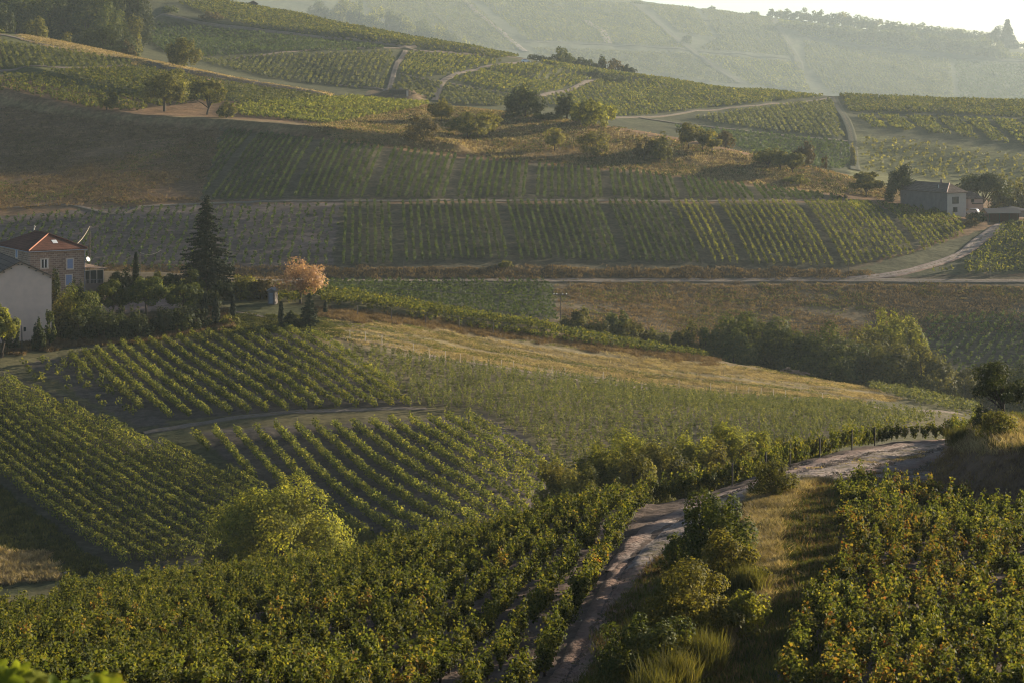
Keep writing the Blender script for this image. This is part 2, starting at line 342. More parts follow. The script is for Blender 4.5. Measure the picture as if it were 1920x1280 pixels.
def sdist(poly, x, y):
    """signed distance to a closed plan polygon, positive inside"""
    d = np.full(x.shape, 1e9); ins = np.zeros(x.shape, bool); n = len(poly)
    for i in range(n):
        (x0,y0),(x1,y1) = poly[i], poly[(i+1)%n]
        dx, dy = x1-x0, y1-y0; t = np.clip(((x-x0)*dx+(y-y0)*dy)/(dx*dx+dy*dy+1e-9), 0, 1)
        d = np.minimum(d, np.hypot(x-x0-t*dx, y-y0-t*dy))
        c = ((y0 > y) != (y1 > y)); ins ^= c & (x < dx*(y-y0)/(dy if abs(dy) > 1e-12 else 1e-12)+x0)
    return np.where(ins, d, -d)
def inpoly(poly, x, y):
    ins = np.zeros(x.shape, bool); n = len(poly)
    for i in range(n):
        (x0,y0),(x1,y1) = poly[i], poly[(i+1)%n]; dy = y1-y0
        c = ((y0 > y) != (y1 > y)); ins ^= c & (x < (x1-x0)*(y-y0)/(dy if abs(dy) > 1e-12 else 1e-12)+x0)
    return ins
def sstep(a): a = np.clip(a, 0, 1); return a*a*(3-2*a)
# the grassy bank on the right of the track
bank = P2([(1785,836),(1752,872),(1742,905),(1772,926),(1850,944),(1960,962),(2300,975)], 60, 125)
bank = np.vstack([bank, [(60,100),(45,108),(28,109)]])
Z0 = Z.copy()
jm = (TY > 70) & (TY < 140)
Z[:, jm] += 2.1*sstep(sdist(bank, XX[:, jm], YY[:, jm])/3.2)*(1+.25*fbm(XX[:, jm]*.35, YY[:, jm]*.35, 5))
# banks and terraces: a step along a line, easing back behind it
def terrace(pts, h, wd, back, Y0, Y1, taper=6):
    p = P2(pts, Y0, Y1); jm = (TY > Y0-30) & (TY < Y1+40); x = XX[:, jm]; y = YY[:, jm]
    best = np.full(x.shape, 1e9); s = np.zeros(x.shape); al = np.zeros(x.shape); L0 = 0
    seg = np.hypot(*np.diff(p, axis=0).T); tot = seg.sum()
    for i in range(len(p)-1):
        d = p[i+1]-p[i]; t = np.clip(((x-p[i][0])*d[0]+(y-p[i][1])*d[1])/(d@d), 0, 1)
        q = np.hypot(x-p[i][0]-t*d[0], y-p[i][1]-t*d[1]); sg = d[0]*(y-p[i][1])-d[1]*(x-p[i][0])
        u = q < best; best = np.where(u, q, best); s = np.where(u, np.sign(sg)*q, s); al = np.where(u, L0+t*seg[i], al); L0 += seg[i]
    e = sstep(al/taper)*sstep((tot-al)/taper)
    Z[:, jm] += h*e*sstep(s/wd+.5)*np.exp(-np.maximum(s, 0)/back)
terrace([(590,580),(760,598),(930,618),(1090,640)], 1.3, 1.8, 5, 258, 296)
terrace([(-100,160),(0,186),(150,222),(420,243),(640,262),(900,292)], 2.6, 4, 14, 470, 560)
terrace([(20,130),(280,200),(300,210)], 1.2, 3, 9, 545, 640)
terrace([(250,118),(350,140),(640,182)], 1.6, 3, 8, 545, 640)
terrace([(280,42),(560,68),(760,92),(930,108)], 3.5, 7, 25, 800, 1000)
terrace([(1000,150),(1060,142),(1150,152),(1250,160)], 2.5, 6, 15, 800, 960)
# the earth mound under the concrete shelter
ms = hit(748, 186, 640, 760); Z += 3.2*np.exp(-(((XX-ms[0])/8.0)**4+((YY-ms[1]-4)/9.0)**4))
# relief
Z += np.where(YY < 130, .35*fbm(XX*.8, YY*.8, 1, 4), np.where(YY < 340, .35*fbm(XX*.3, YY*.3, 2, 4), np.where(YY < 660, .4*fbm(XX*.16, YY*.16, 3, 4), np.where(YY < 1500, 3.0, 7.0)*fbm(XX*.03, YY*.03, 4, 4))))
PY = HY - Z*F/YY          # where each ground point shows, for zoning the fields

# ---- field colours
ALB = np.zeros(Z.shape+(3,))
def setc(mask, c): ALB[mask] = c
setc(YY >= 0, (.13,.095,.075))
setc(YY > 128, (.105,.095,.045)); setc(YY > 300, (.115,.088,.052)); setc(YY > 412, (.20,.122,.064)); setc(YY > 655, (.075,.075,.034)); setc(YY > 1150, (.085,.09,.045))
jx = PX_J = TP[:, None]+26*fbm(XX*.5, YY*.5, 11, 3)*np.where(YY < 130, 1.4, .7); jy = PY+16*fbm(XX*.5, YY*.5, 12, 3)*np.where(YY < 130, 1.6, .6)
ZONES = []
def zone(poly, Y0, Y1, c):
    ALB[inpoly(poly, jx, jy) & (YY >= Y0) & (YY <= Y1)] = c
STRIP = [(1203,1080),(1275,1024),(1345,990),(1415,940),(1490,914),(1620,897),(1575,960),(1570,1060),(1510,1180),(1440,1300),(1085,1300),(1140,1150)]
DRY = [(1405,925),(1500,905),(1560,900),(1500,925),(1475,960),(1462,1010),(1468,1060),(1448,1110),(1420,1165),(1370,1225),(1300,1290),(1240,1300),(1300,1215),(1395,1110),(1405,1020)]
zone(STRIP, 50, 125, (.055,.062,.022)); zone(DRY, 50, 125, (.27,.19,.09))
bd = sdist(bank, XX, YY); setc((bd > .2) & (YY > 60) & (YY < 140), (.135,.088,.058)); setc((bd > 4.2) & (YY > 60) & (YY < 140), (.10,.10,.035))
HAY = [(600,600),(760,612),(1000,642),(1300,677),(1430,692),(1560,706),(1690,746),(1640,755),(1300,733),(1000,693),(800,666),(650,640),(590,628)]
zone([(590,575),(1000,612),(1360,668),(1700,745),(1500,720),(590,640)], 240, 310, (.20,.15,.075))
zone(HAY, 240, 300, (.20,.16,.085))
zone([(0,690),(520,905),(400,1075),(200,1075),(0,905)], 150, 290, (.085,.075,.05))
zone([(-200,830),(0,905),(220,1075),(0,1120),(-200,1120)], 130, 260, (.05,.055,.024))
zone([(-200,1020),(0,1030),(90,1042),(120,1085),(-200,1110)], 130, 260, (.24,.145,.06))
zone([(40,680),(560,615),(790,770),(260,800)], 190, 290, (.10,.082,.066))
zone([(320,800),(900,765),(1060,870),(1000,960),(700,1015)], 150, 260, (.095,.078,.064))
zone([(640,642),(1300,738),(1790,775),(1800,800),(1100,880),(900,772),(780,768)], 180, 290, (.11,.092,.05))
zone([(310,790),(420,778),(640,763),(890,762),(900,780),(700,790),(480,802),(340,812)], 190, 260, (.13,.11,.05)); zone([(260,800),(340,800),(440,870),(500,920),(430,905)], 160, 260, (.065,.068,.03))
zone([(-100,600),(420,575),(440,620),(240,648),(-100,665)], 240, 285, (.075,.062,.04))
zone([(440,560),(600,575),(650,640),(560,615),(420,625)], 240, 300, (.085,.085,.036))
zone([(170,556),(330,560),(345,578),(190,590)], 250, 300, (.36,.25,.2))
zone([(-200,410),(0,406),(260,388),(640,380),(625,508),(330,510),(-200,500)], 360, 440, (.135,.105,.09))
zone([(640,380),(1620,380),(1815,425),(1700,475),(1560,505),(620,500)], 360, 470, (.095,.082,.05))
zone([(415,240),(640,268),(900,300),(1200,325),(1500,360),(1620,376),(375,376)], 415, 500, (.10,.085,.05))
zone([(560,528),(1040,528),(1040,600),(640,560)], 340, 400, (.06,.062,.033))
zone([(1740,590),(1920,570),(2300,560),(2300,740),(1720,700)], 330, 410, (.085,.075,.05))
zone([(1560,520),(1880,420),(1990,425),(1990,512)], 380, 460, (.10,.095,.05))
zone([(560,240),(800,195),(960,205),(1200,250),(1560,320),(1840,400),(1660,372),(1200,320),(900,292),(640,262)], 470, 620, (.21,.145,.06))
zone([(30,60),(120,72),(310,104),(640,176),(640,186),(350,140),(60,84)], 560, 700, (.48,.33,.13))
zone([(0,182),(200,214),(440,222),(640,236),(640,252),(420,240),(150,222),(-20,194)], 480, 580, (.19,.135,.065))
zone([(0,60),(280,118),(300,140),(640,185),(460,215),(300,205),(0,140)], 545, 690, (.105,.105,.04))
zone([(690,168),(800,168),(800,200),(690,200)], 640, 780, (.16,.11,.06))
zone([(1585,180),(1925,190),(2200,200),(2200,300),(1920,285),(1600,252)], 600, 960, (.085,.085,.04)); zone([(1590,252),(1920,285),(2300,300),(2300,420),(1590,345)], 600, 800, (.14,.135,.05))

fc = len(TP); fr = len(TY)
idx = np.arange(fc*fr).reshape(fc, fr)
q = np.stack([idx[:-1,:-1], idx[1:,:-1], idx[1:,1:], idx[:-1,1:]], -1).reshape(-1, 4)
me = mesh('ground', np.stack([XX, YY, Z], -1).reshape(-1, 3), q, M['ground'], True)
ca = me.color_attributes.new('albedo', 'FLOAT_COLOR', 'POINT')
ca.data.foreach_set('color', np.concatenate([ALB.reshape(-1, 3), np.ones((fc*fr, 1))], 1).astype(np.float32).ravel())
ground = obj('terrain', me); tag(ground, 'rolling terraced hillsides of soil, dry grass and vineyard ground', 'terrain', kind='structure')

# ---- tracks and lanes: ribbons laid on the ground
def smooth_line(pts, n):
    p = np.array(pts, float); t = np.concatenate([[0], np.cumsum(np.hypot(*np.diff(p[:, :2], axis=0).T))]); tq = np.linspace(0, t[-1], n)
    return np.stack([pchip(t, p[:, k], tq) for k in range(p.shape[1])], -1)
TRACKS = []
def ribbon(name, pts, width, mat, label, Y0, Y1, n=120, m=8, lift=.05, rag=.15, cat='track', rut=0.0):
    """pts: where the middle runs on the ground; width in metres, or one per point"""
    c = P2(pts, Y0, Y1); wd = np.array(width if hasattr(width, '__len__') else [width]*len(pts), float)
    c = smooth_line(np.column_stack([c, wd]), n)
    t = np.gradient(c[:, :2], axis=0); t /= np.linalg.norm(t, axis=1)[:, None]; nn = np.stack([-t[:, 1], t[:, 0]], -1)
    V = []; A = []
    ks = np.linspace(-1, 1, m+1)
    for k in ks:
        off = k*c[:, 2]/2*(1+rag*2*fbm(c[:, 0]*.7+k*31, c[:, 1]*.7, 21, 3))
        x = c[:, 0]+nn[:, 0]*off; y = c[:, 1]+nn[:, 1]*off
        e = lift if abs(k) < .99 else -lift
        V.append(np.stack([x, y, zat(x, y)+e-rut*np.exp(-((abs(k)-.45)/.18)**2)+.02*fbm(x*3, y*3, 4)], -1)); A.append(np.full(n, k))
    V = np.array(V).reshape(-1, 3); ii = np.arange((m+1)*n).reshape(m+1, n)
    q = np.stack([ii[:-1,:-1], ii[:-1,1:], ii[1:,1:], ii[1:,:-1]], -1).reshape(-1, 4)
    me = mesh(name, V, q, mat, True); a = me.attributes.new('across', 'FLOAT', 'POINT'); a.data.foreach_set('value', np.array(A).ravel().astype(np.float32))
    TRACKS.append((c, Y0, Y1))
    return tag(obj(name, me), label, cat, kind='structure')
BND = [(900,1330),(1075,1250),(1120,1170),(1150,1110),(1190,1048),(1215,1005),(1270,960),(1340,925),(1420,896),(1510,868),(1620,848),(1720,838),(1790,828),(1850,815)]
ribbon('track', [(1000,1400),(1110,1250),(1150,1170),(1176,1110),(1215,1048)], [2.4,2.4,2.4,2.5,2.8], M['track_pink'],
       'pinkish earth track running down beside the shaded vines', 48, 92, n=120, m=12, lift=.06, rut=.07)
ribbon('track', [(1198,1062),(1240,1018),(1312,970),(1400,926),(1500,893),(1590,872),(1670,854),(1735,836),(1785,822),(1830,810)], [3.0,3.8,4.8,5.4,5.8,6.2,6.2,5.0,3.4,2.6], M['track'],
       'grey stony track curving along the brow above the valley', 60, 121, n=260, m=14, lift=.07, rut=.09)
ribbon('track', [(1610,893),(1660,888),(1700,889),(1745,893)], [2.4,3.6,4.2,3.6], M['track'], 'shaded stony turning place between the bank and the right plot', 60, 112, n=80, m=12, lift=.055, rut=.02)
ribbon('path', [(-60,1152),(0,1142),(50,1134),(110,1122)], 2.0, M['track_pink'], 'bare earth strip between the near vines at the left edge', 80, 112, n=60)
ribbon('path', [(270,812),(400,790),(620,770),(800,766)], 1.8, M['road'], 'pale strip of bare ground between two blocks of vine rows', 200, 240, n=90, lift=.08)
ribbon('path', [(605,632),(700,650),(860,676),(1020,702),(1220,728),(1440,748),(1700,768),(1800,775)], 1.3, M['road'], 'pale edge path between hay field and staked vines', 255, 290, n=140, lift=.08)
ribbon('path', [(440,585),(480,592),(540,606),(600,620)], .8, M['road'], 'narrow pale path across the lawn by the cypresses', 255, 292, n=60, lift=.08)
ribbon('road', [(-60,521),(300,524),(620,527),(900,527),(1300,527),(1620,527),(1920,529),(2100,530)], 2.3, M['road'], 'pale lane running level along the foot of the far slope', 355, 430, n=260, lift=.2, cat='lane')
ribbon('road', [(1590,525),(1680,514),(1745,498),(1800,478),(1835,452),(1866,430),(1900,412)], [2.2,2.2,2.4,2.7,3.2,3.4,3.2], M['track'], 'stony side lane climbing from the level lane to the farmhouse', 395, 470, n=120, lift=.15, cat='lane')
ribbon('path', [(260,388),(420,381),(640,377),(900,377),(1200,377),(1420,377),(1600,380)], 1.5, M['road'], 'thin pale terrace path between two slopes of vines', 400, 470, n=160, lift=.12)
ribbon('path', [(-40,392),(100,384),(220,402),(262,390)], 1.4, M['road'], 'faint path crossing the brown slope', 400, 470, n=60, lift=.12)
ribbon('path', [(0,66),(120,92),(240,112),(320,132),(420,148),(560,170),(640,181)], 2.6, M['road'], 'pale path along the golden grassy ridge', 560, 690, n=120, lift=.2)
ribbon('path', [(0,134),(120,128),(240,124)], 2.4, M['road'], 'pale path between two bright plots on the left hill', 560, 690, n=60, lift=.2)
for p, wd, a, b in [([(278,36),(400,48),(560,66),(700,80),(760,90),(850,100),(985,112)], 3.0, 'straight', 'path rising along the foot of the sunlit top plot'),
                 ([(370,112),(520,100),(660,92),(780,88)], 2.6, 'thin', 'path between two darker plots of the back hill'),
                 ([(985,118),(900,130),(850,142),(832,152),(822,168),(815,190)], 5.0, 'wide', 'farm track bending down from the parked car'),
                 ([(760,96),(745,118),(735,150),(722,172)], 4.0, 'dusty', 'track falling towards the concrete shelter'),
                 ([(630,160),(700,166),(760,172)], 3.0, 'faint', 'track reaching the concrete shelter from the left'),
                 ([(750,140),(800,150),(832,155)], 2.0, 'narrow', 'pale strip under the middle plot of the back hill'),
                 ([(845,158),(910,170),(960,178)], 2.0, 'short', 'pale strip behind the dark ridge tree'),
                 ([(1000,185),(1060,172),(1110,152),(1145,145)], 4.5, 'grey', 'bare track running up between two back plots'),
                 ([(1150,222),(1250,218),(1320,208),(1440,196),(1560,184)], 3.2, 'long pale', 'track climbing to the crest gap on the right'),
                 ([(1200,222),(1300,236),(1420,250),(1590,266)], 3.0, 'dusty', 'track below the triangular plot on the right'),
                 ([(1562,182),(1580,215),(1595,250),(1600,300),(1604,320)], 7.0, 'broad grey-green', 'strip running down beside the gridded plot'),
                 ([(1600,214),(1720,216),(1920,226)], 4.0, 'dark bare', 'strip across the gridded plot'),
                 ]:
    ribbon('path', p, wd*.62, M['turf'] if 'grey-green' in a or 'dark' in a else M['road'], a+' '+b, 640, 1010, n=120, lift=.35)
for p, wd, b in [([(790,-10),(830,40),(890,95)], 5, 'pale line between far hazy vineyards behind the bright crest'),
                 ([(860,-10),(920,45),(985,98)], 7, 'broad pale line down the far hazy vineyards'),
                 ([(985,80),(1100,84),(1300,96),(1480,112)], 4, 'pale level terrace line across the far hazy hill'),
                 ([(1190,10),(1240,50),(1290,90),(1390,158)], 9, 'dark gully line falling across the far hazy hill'),
                 ([(1440,30),(1470,70),(1490,105),(1500,130)], 9, 'pale rough strip under the far skyline wood'),
                 ([(1280,36),(1360,42),(1450,46)], 5, 'short terrace line near the far skyline'),
                 ([(1490,66),(1640,90),(1780,108),(1920,116)], 4, 'thin pale terrace line on the right of the far hill'),
                 ([(1100,40),(1130,60),(1140,82)], 9, 'stony gash in the far hazy hill')]:
    ribbon('path', p, wd*1.8, M['road'] if 'broad' in b or 'stony' in b else M['turf'], b, 2790, 4250, n=80, lift=1.2)

# ------------------------------------------------------------------ leaves
def leafquads(c, size, nrm=None, fold=.25, asp=1.0):
    """a folded four-cornered leaf at each centre"""
    n = len(c); size = np.broadcast_to(size, (n,))[:, None]
    a = rng.normal(size=(n,3)); 
    if nrm is not None: a = a*.5 + nrm
    a /= np.linalg.norm(a, axis=1)[:, None]+1e-9
    b = np.cross(a, rng.normal(size=(n,3))); b /= np.linalg.norm(b, axis=1)[:, None]+1e-9
    t = np.cross(a, b)
    V = np.stack([c-b*size*.5*asp, c+t*size*.48+a*size*fold*.5, c+b*size*.62*asp-a*size*.1, c-t*size*.48+a*size*fold*.5], 1).reshape(-1, 3)
    return V, np.arange(n*4).reshape(n, 4)
def vine_cloud(n, h, wd, shoots=9, size=.13):
    """leaves of one bush-trained vine"""
    k = rng.integers(0, shoots, n); th = rng.uniform(0, 2*np.pi, shoots); out = rng.uniform(.25, 1, shoots)*wd/2; hh = h*rng.uniform(.68, 1.1, shoots); hh[0] *= 1.25; out[1] *= 1.3
    t = np.round(rng.beta(1.6, 1.1, n)*5+rng.uniform(-.22,.22,n))/5+rng.normal(size=n)*.035; t = np.clip(t, .04, 1.08); rad = out[k]*(t**.8)*1.05
    c = np.stack([np.cos(th[k])*rad, np.sin(th[k])*rad, .22*h+(hh[k]-.22*h)*t-.10*h*(rad/(wd/2))**2], -1)
    c += rng.normal(size=(n,3))*[.085*wd,.085*wd,.05*h]
    nrm = np.stack([c[:,0]/wd*1.6, c[:,1]/wd*1.6, np.full(n,.35)], -1)
    return leafquads(c, size*rng.uniform(.6, 1.25, n), nrm)
def pts_in(poly, Y0, Y1, spacing, jitter=.28, rowdir=None, rowsp=None, gap=.0):
    """plants on a grid of rows inside a field; returns list of rows, each (n,2) of plan points"""
    w_ = P2(poly, Y0, Y1); cen = w_.mean(0)
    if rowdir is None: d = np.array([.3, 1.0])
    else:
        a = P2(rowdir, Y0, Y1); d = a[1]-a[0]
    d = d/np.linalg.norm(d); nn = np.array([-d[1], d[0]]); rowsp = rowsp or spacing
    u = (w_-cen)@d; v = (w_-cen)@nn
    rows = []
    for vv in np.arange(v.min()-3, v.max()+3, rowsp):
        uu = np.arange(u.min()-3, u.max()+3, spacing)+rng.uniform(0, spacing)
        p = cen+uu[:, None]*d+vv*nn
        p = p+rng.normal(size=p.shape)*jitter*min(spacing, 1.0)*.5
        p = p[(p[:,1] > max(Y0-4, 1)) & (p[:,1] < Y1+4)]
        if not len(p): continue
        px = 960+F*p[:,0]/p[:,1]; z = zat(p[:,0], p[:,1]); py = HY-z*F/p[:,1]
        k = inpoly(poly, px, py) & (rng.uniform(size=len(p)) >= gap)
        if k.sum() >= 2: rows.append(p[k])
    return rows
def onground(p): return np.column_stack([p, zat(p[:,0], p[:,1])])
def hedge(P, nl, h, wd, size):
    """clipped hedge-like vines: leaves on the sides and top of an upright box over each ground point"""
    n = len(P)*nl; k = np.repeat(np.arange(len(P)), nl); hs = h*rng.uniform(.86, 1.16, len(P))[k]
    top = rng.uniform(size=n) < .45; sd = np.where(rng.uniform(size=n) < .5, -1., 1.); dr = np.gradient(P[:, :2], axis=0); dr /= np.linalg.norm(dr, axis=1)[:, None]+1e-9
    nn = np.column_stack([-dr[:,1], dr[:,0]])[k]; al = rng.uniform(-.32, .32, n)[:, None]*dr[k]
    off = np.where(top, rng.uniform(-1, 1, n), sd*rng.uniform(.75, 1.08, n))*wd/2; zz = np.where(top, hs*rng.uniform(.9, 1.06, n), hs*rng.uniform(.12, .95, n))
    c = P[k]+np.column_stack([nn*off[:, None]+al, zz])
    nr = np.column_stack([nn*np.where(top, 0, sd)[:, None], np.where(top, 1., .15)])
    return leafquads(c, size*rng.uniform(.65, 1.3, n), nr*1.2)
def clumps(P, nl, h, wd, size, trunk0=.12, hvar=.25):
    """nl leaves in an upright ellipsoid over each ground point"""
    vg = fbm(P[:,0]*.05, P[:,1]*.05, 71, 3); P = P[(vg+rng.uniform(-.5, .28, len(P)) < .30)|(rng.uniform(size=len(P)) < .3)]
    n = len(P); hs = h*rng.uniform(1-hvar, 1+hvar, n)*(1-.55*fbm(P[:,0]*.06, P[:,1]*.06, 72, 3))
    k = np.repeat(np.arange(n), nl); r = rng.normal(size=(n*nl,3)); r /= np.linalg.norm(r, axis=1)[:, None]; r *= rng.uniform(.45, 1.05, n*nl)[:, None]
    c = P[k]+np.column_stack([r[:,0]*wd/2, r[:,1]*wd/2, hs[k]*(trunk0+(1-trunk0)*(.5+.5*r[:,2]))])
    return leafquads(c, size*rng.uniform(.65, 1.3, n*nl), r*[.9,.9,.6]+[0,0,.25])
def stuff(name, V, q, mat, label, cat, group=None):
    return tag(obj(name, mesh(name, V, q, mat)), label, cat, group, 'stuff')
ORD = 'first second third fourth fifth sixth seventh eighth ninth tenth eleventh twelfth thirteenth fourteenth fifteenth sixteenth seventeenth eighteenth nineteenth twentieth'.split()
ORD += ['twenty-'+o for o in ORD[:9]]+['thirtieth']+['thirty-'+o for o in ORD[:9]]+['fortieth']+['forty-'+o for o in ORD[:9]]

# ---- near vines: bush-trained plants, the nearest 300 as single things
def proto(n, h, wd, size, mat, sh): 
    V, q = vine_cloud(n, h, wd, sh, size); return V, q, mesh('grapevine_foliage', V, q, mat)
PG = [proto(520, .94, .74, .09, M['vine'], 8) for _ in range(6)]
PA = [proto(520, .94, .76, .09, M['vine_gold'], 8) for _ in range(4)]
stock = [MB().tube([(0,0,-.1),(.02,.01,.2),(-.02,.03,.42)], [.05,.045,.05], 6).tube([(0,.02,.36),(.16,.05,.62)], [.03,.015], 5).tube([(0,.02,.36),(-.15,-.06,.6)], [.03,.015], 5).me('vine_stock', M['bark']) for _ in range(2)]
LEFT = [(-140,1112),(0,1113),(160,1107),(300,1096),(600,1060),(900,992),(1060,944),(1196,898),(1222,910),(1206,985),(1172,1042),(1146,1095),(1112,1158),(1072,1236),(1034,1320),(-140,1320)]
PATHGAP = [(-140,1170),(0,1156),(60,1146),(125,1126),(112,1114),(40,1122),(-140,1140)]
RIGHT = [(1600,905),(1700,935),(1860,958),(1960,975),(2060,1000),(2060,1330),(1470,1330),(1470,1290),(1500,1235),(1520,1150),(1575,1080),(1578,1000),(1572,930)]
lv = []
for r in pts_in(LEFT, 55, 116, .78, .30, [(1062,1245),(1152,1075)], 1.36, .06): lv += [tuple(p) for p in r]
lv = [p for p in lv if not inpoly(PATHGAP, np.array([960+F*p[0]/p[1]]), np.array([HY-float(zat(p[0],p[1]))*F/p[1]]))[0]]
rv = []
for r in pts_in(RIGHT, 49, 90, .86, .75, [(1640,1250),(1780,1000)], .84, .05): rv += [tuple(p) for p in r]
# one staked row on the brow beside the track
bl = smooth_line(P2([(1215,915),(1290,893),(1380,868),(1480,846),(1580,832),(1680,822),(1790,812),(1830,806)], 85, 124), 84)
allv = [(p, 'L') for p in lv]+[(p, 'R') for p in rv]+[(tuple(p), 'B') for p in bl]
# keep the near ones in view as single plants
def inview(p):
    px = 960+F*p[0]/p[1]; py = HY-(float(zat(p[0], p[1]))+.6)*F/p[1]; return 0 < px < 1920 and py < 1290
near = sorted([v for v in allv if inview(v[0])], key=lambda v: v[0][1]-(30 if v[1] == 'B' else 0))[:300]
nearset = set(v[0] for v in near)
def autumn(p, s):
    a = float(fbm(np.array([p[0]*.33]), np.array([p[1]*.33]), 33, 2)[0])
    return a+rng.uniform(-.12, .12) > (.05 if s == 'R' else .25)
GL = {'R': ('leafy green grapevine in the sunlit plot right of the track', 'green vines in the plot right of the track'),
      'RA': ('grapevine with orange and yellow autumn leaves right of the track', 'turning vines in the plot right of the track'),
      'L': ('dark green grapevine in the big near plot left of the track', 'vines in the near plot left of the track'),
      'LA': ('grapevine with yellowing reddish leaves in the near plot left of the track', 'turning vines in the near plot left of the track'),
      'B': ('upright staked grapevine in the single row on the brow above the track', 'staked vines along the brow')}
for p, s in near:
    au = s != 'B' and autumn(p, s); P = PA if au else PG
    V, q, m_ = P[rng.integers(len(P))]; e = empty('grapevine', (p[0], p[1], float(zat(p[0], p[1]))), rng.uniform(0, 6.28))
    sc_ = rng.uniform(.82, 1.16); e.scale = (sc_*.95, sc_*.95, sc_*1.18) if s == 'B' else (sc_*rng.uniform(.9, 1.1), sc_, sc_*rng.uniform(.85, 1.1))
    g = GL[s+('A' if au else '')]; tag(e, g[0], 'grapevine', g[1])
    obj('foliage', m_, e); obj('trunk', stock[rng.integers(2)], e)
for S, nm in (('L', 'left'), ('R', 'right'), ('B', 'brow')):
    for au in (False, True):
        Vs = []; n = 0
        for p, s in allv:
            if s != S or p in nearset: continue
            a_ = s != 'B' and autumn(p, s)
            if a_ != au: continue
            V, q, _ = (PA if au else PG)[rng.integers(4)]; th = rng.uniform(0, 6.28); k = rng.uniform(.82, 1.16); c_, s_ = math.cos(th)*k, math.sin(th)*k
            kz = k*(1.2 if s == 'B' else rng.uniform(.85, 1.15))
            Vs.append(np.column_stack([V[:,0]*c_-V[:,1]*s_+p[0], V[:,0]*s_+V[:,1]*c_+p[1], V[:,2]*kz+float(zat(p[0], p[1]))]))
        if Vs:
            V = np.concatenate(Vs); stuff('vineyard', V, np.arange(len(V)).reshape(-1, 4), M['vine_gold' if au else 'vine'],
                {'L': 'massed %s vines filling the near slope left of the track', 'R': 'massed %s vines filling the plot right of the track', 'B': 'far end of the %s vine row on the brow'}[S] % ('yellowing' if au else 'green'), 'vineyard')
# stakes along the brow row
for i, k in enumerate((10, 17, 24, 31, 39, 47)):
    p = bl[k]; o = MB().tube([(0,0,-.2),(.01,0,1.25)], [.045,.04], 7).build('vineyard_stake', M['post'])
    o.location = (p[0]+.15, p[1]-.35, float(zat(p[0], p[1]))); tag(o, 'grey wooden stake, %s from the left in the brow row of vines' % ORD[i], 'stake', 'stakes along the brow')

# ---- middle vineyards: every row its own thing
def row_block(poly, Y0, Y1, rowdir, rowsp, sp, nl, h, wd, size, mat, label, group, gap=.03, order=None, jitter=.3, ordinal=True, minlen=4, make=None, skip=0):
    rows = [r for r in pts_in(poly, Y0, Y1, sp, jitter, rowdir, rowsp, gap) if len(r) >= minlen]
    if order: rows = rows[::-1] if order < 0 else rows
    for i, r in enumerate(rows):
        if skip and i % skip == skip//2: continue
        V, q = (make or clumps)(onground(r), nl, h, wd, size)
        o = r.mean(0); oz = float(zat(o[0], o[1])); V = V-[o[0], o[1], oz]
        b = obj('vine_row', mesh('vine_row', V, q, mat)); b.location = (o[0], o[1], oz)
        tag(b, label % (ORD[min(i, len(ORD)-1)]) if ordinal else label, 'vine row', group)
    return len(rows)
nrow = {}
M1 = [(-150,632),(0,708),(130,765),(260,822),(400,878),(500,925),(460,985),(405,1048),(215,1062),(100,978),(0,908),(-150,800)]
nrow['M1'] = row_block(M1, 150, 275, [(0,905),(215,1062)], 1.34, .42, 34, 1.08, .5, .17, M['vine_far'], '%s dense hedge-like vine row counted up from the grassy corner', 'dense vine rows of the lower plot', .0, None, make=hedge)
M2 = [(120,672),(230,648),(400,628),(560,618),(640,652),(784,764),(640,766),(420,780),(300,788),(200,738)]
nrow['M2'] = row_block(M2, 205, 275, [(232,642),(410,782)], 1.9, .3, 25, 1.2, .7, .18, M['vine_far'], '%s leafy vine row of the middle plot counted from the gappy young vines', 'vine rows of the middle plot', .03, jitter=.45)
M3 = [(345,818),(480,808),(700,795),(895,786),(1060,876),(1010,950),(960,975),(830,1005),(700,1015),(640,1000),(480,905)]
nrow['M3'] = row_block(M3, 155, 240, [(643,850),(841,985)], 2.0, .3, 25, 1.2, .74, .18, M['vine_far'], '%s leafy vine row above the round tree counted from the dense lower plot', 'vine rows of the plot above the round tree', .03, jitter=.45)
MS = [(0,690),(60,670),(180,662),(250,700),(260,790),(140,745)]
V, q = clumps(onground(np.concatenate(pts_in(MS, 215, 275, 1.3, .6, [(232,642),(410,782)], 2.1, .35))), 26, 1.1, 1.0, .24)
stuff('vineyard', V, q, M['vine_far'], 'sparse gappy young vines below the barn', 'vineyard')
# staked vines of the centre plot
M4 = [(640,648),(760,668),(1000,705),(1300,740),(1540,760),(1770,785),(1700,800),(1500,830),(1400,850),(1200,870),(1090,885),(1060,872),(900,772),(790,768)]
P = onground(np.concatenate(pts_in(M4, 185, 285, .85, .75, [(1000,705),(1090,880)], .95, .1)))
V, q = clumps(P, 28, 1.3, .46, .16); stuff('vineyard', V, q, M['vine_pale'], 'staked single vines covering the hazy centre slope', 'vineyard')
nM4 = len(P)
V, q = clumps(onground(np.concatenate(pts_in([(600,548),(760,566),(1000,606),(1350,664),(1340,672),(1100,648),(900,620),(760,596),(600,570)], 275, 306, .7, .4, [(620,562),(760,583)], 1.3, .02))), 26, 1.3, .9, .26)
stuff('vineyard', V, q, M['vine'], 'bright sunlit strip of vines along the spur crest', 'vineyard')
V, q = clumps(onground(np.concatenate(pts_in([(1540,700),(1600,702),(1740,735),(1830,748),(1840,778),(1780,772),(1700,752),(1620,724)], 268, 306, .8, .4, [(1600,705),(1800,765)], 1.4, .02))), 24, 1.3, .9, .26)
stuff('vineyard', V, q, M['vine_pale'], 'vines on the tip of the spur beyond the hay field', 'vineyard')
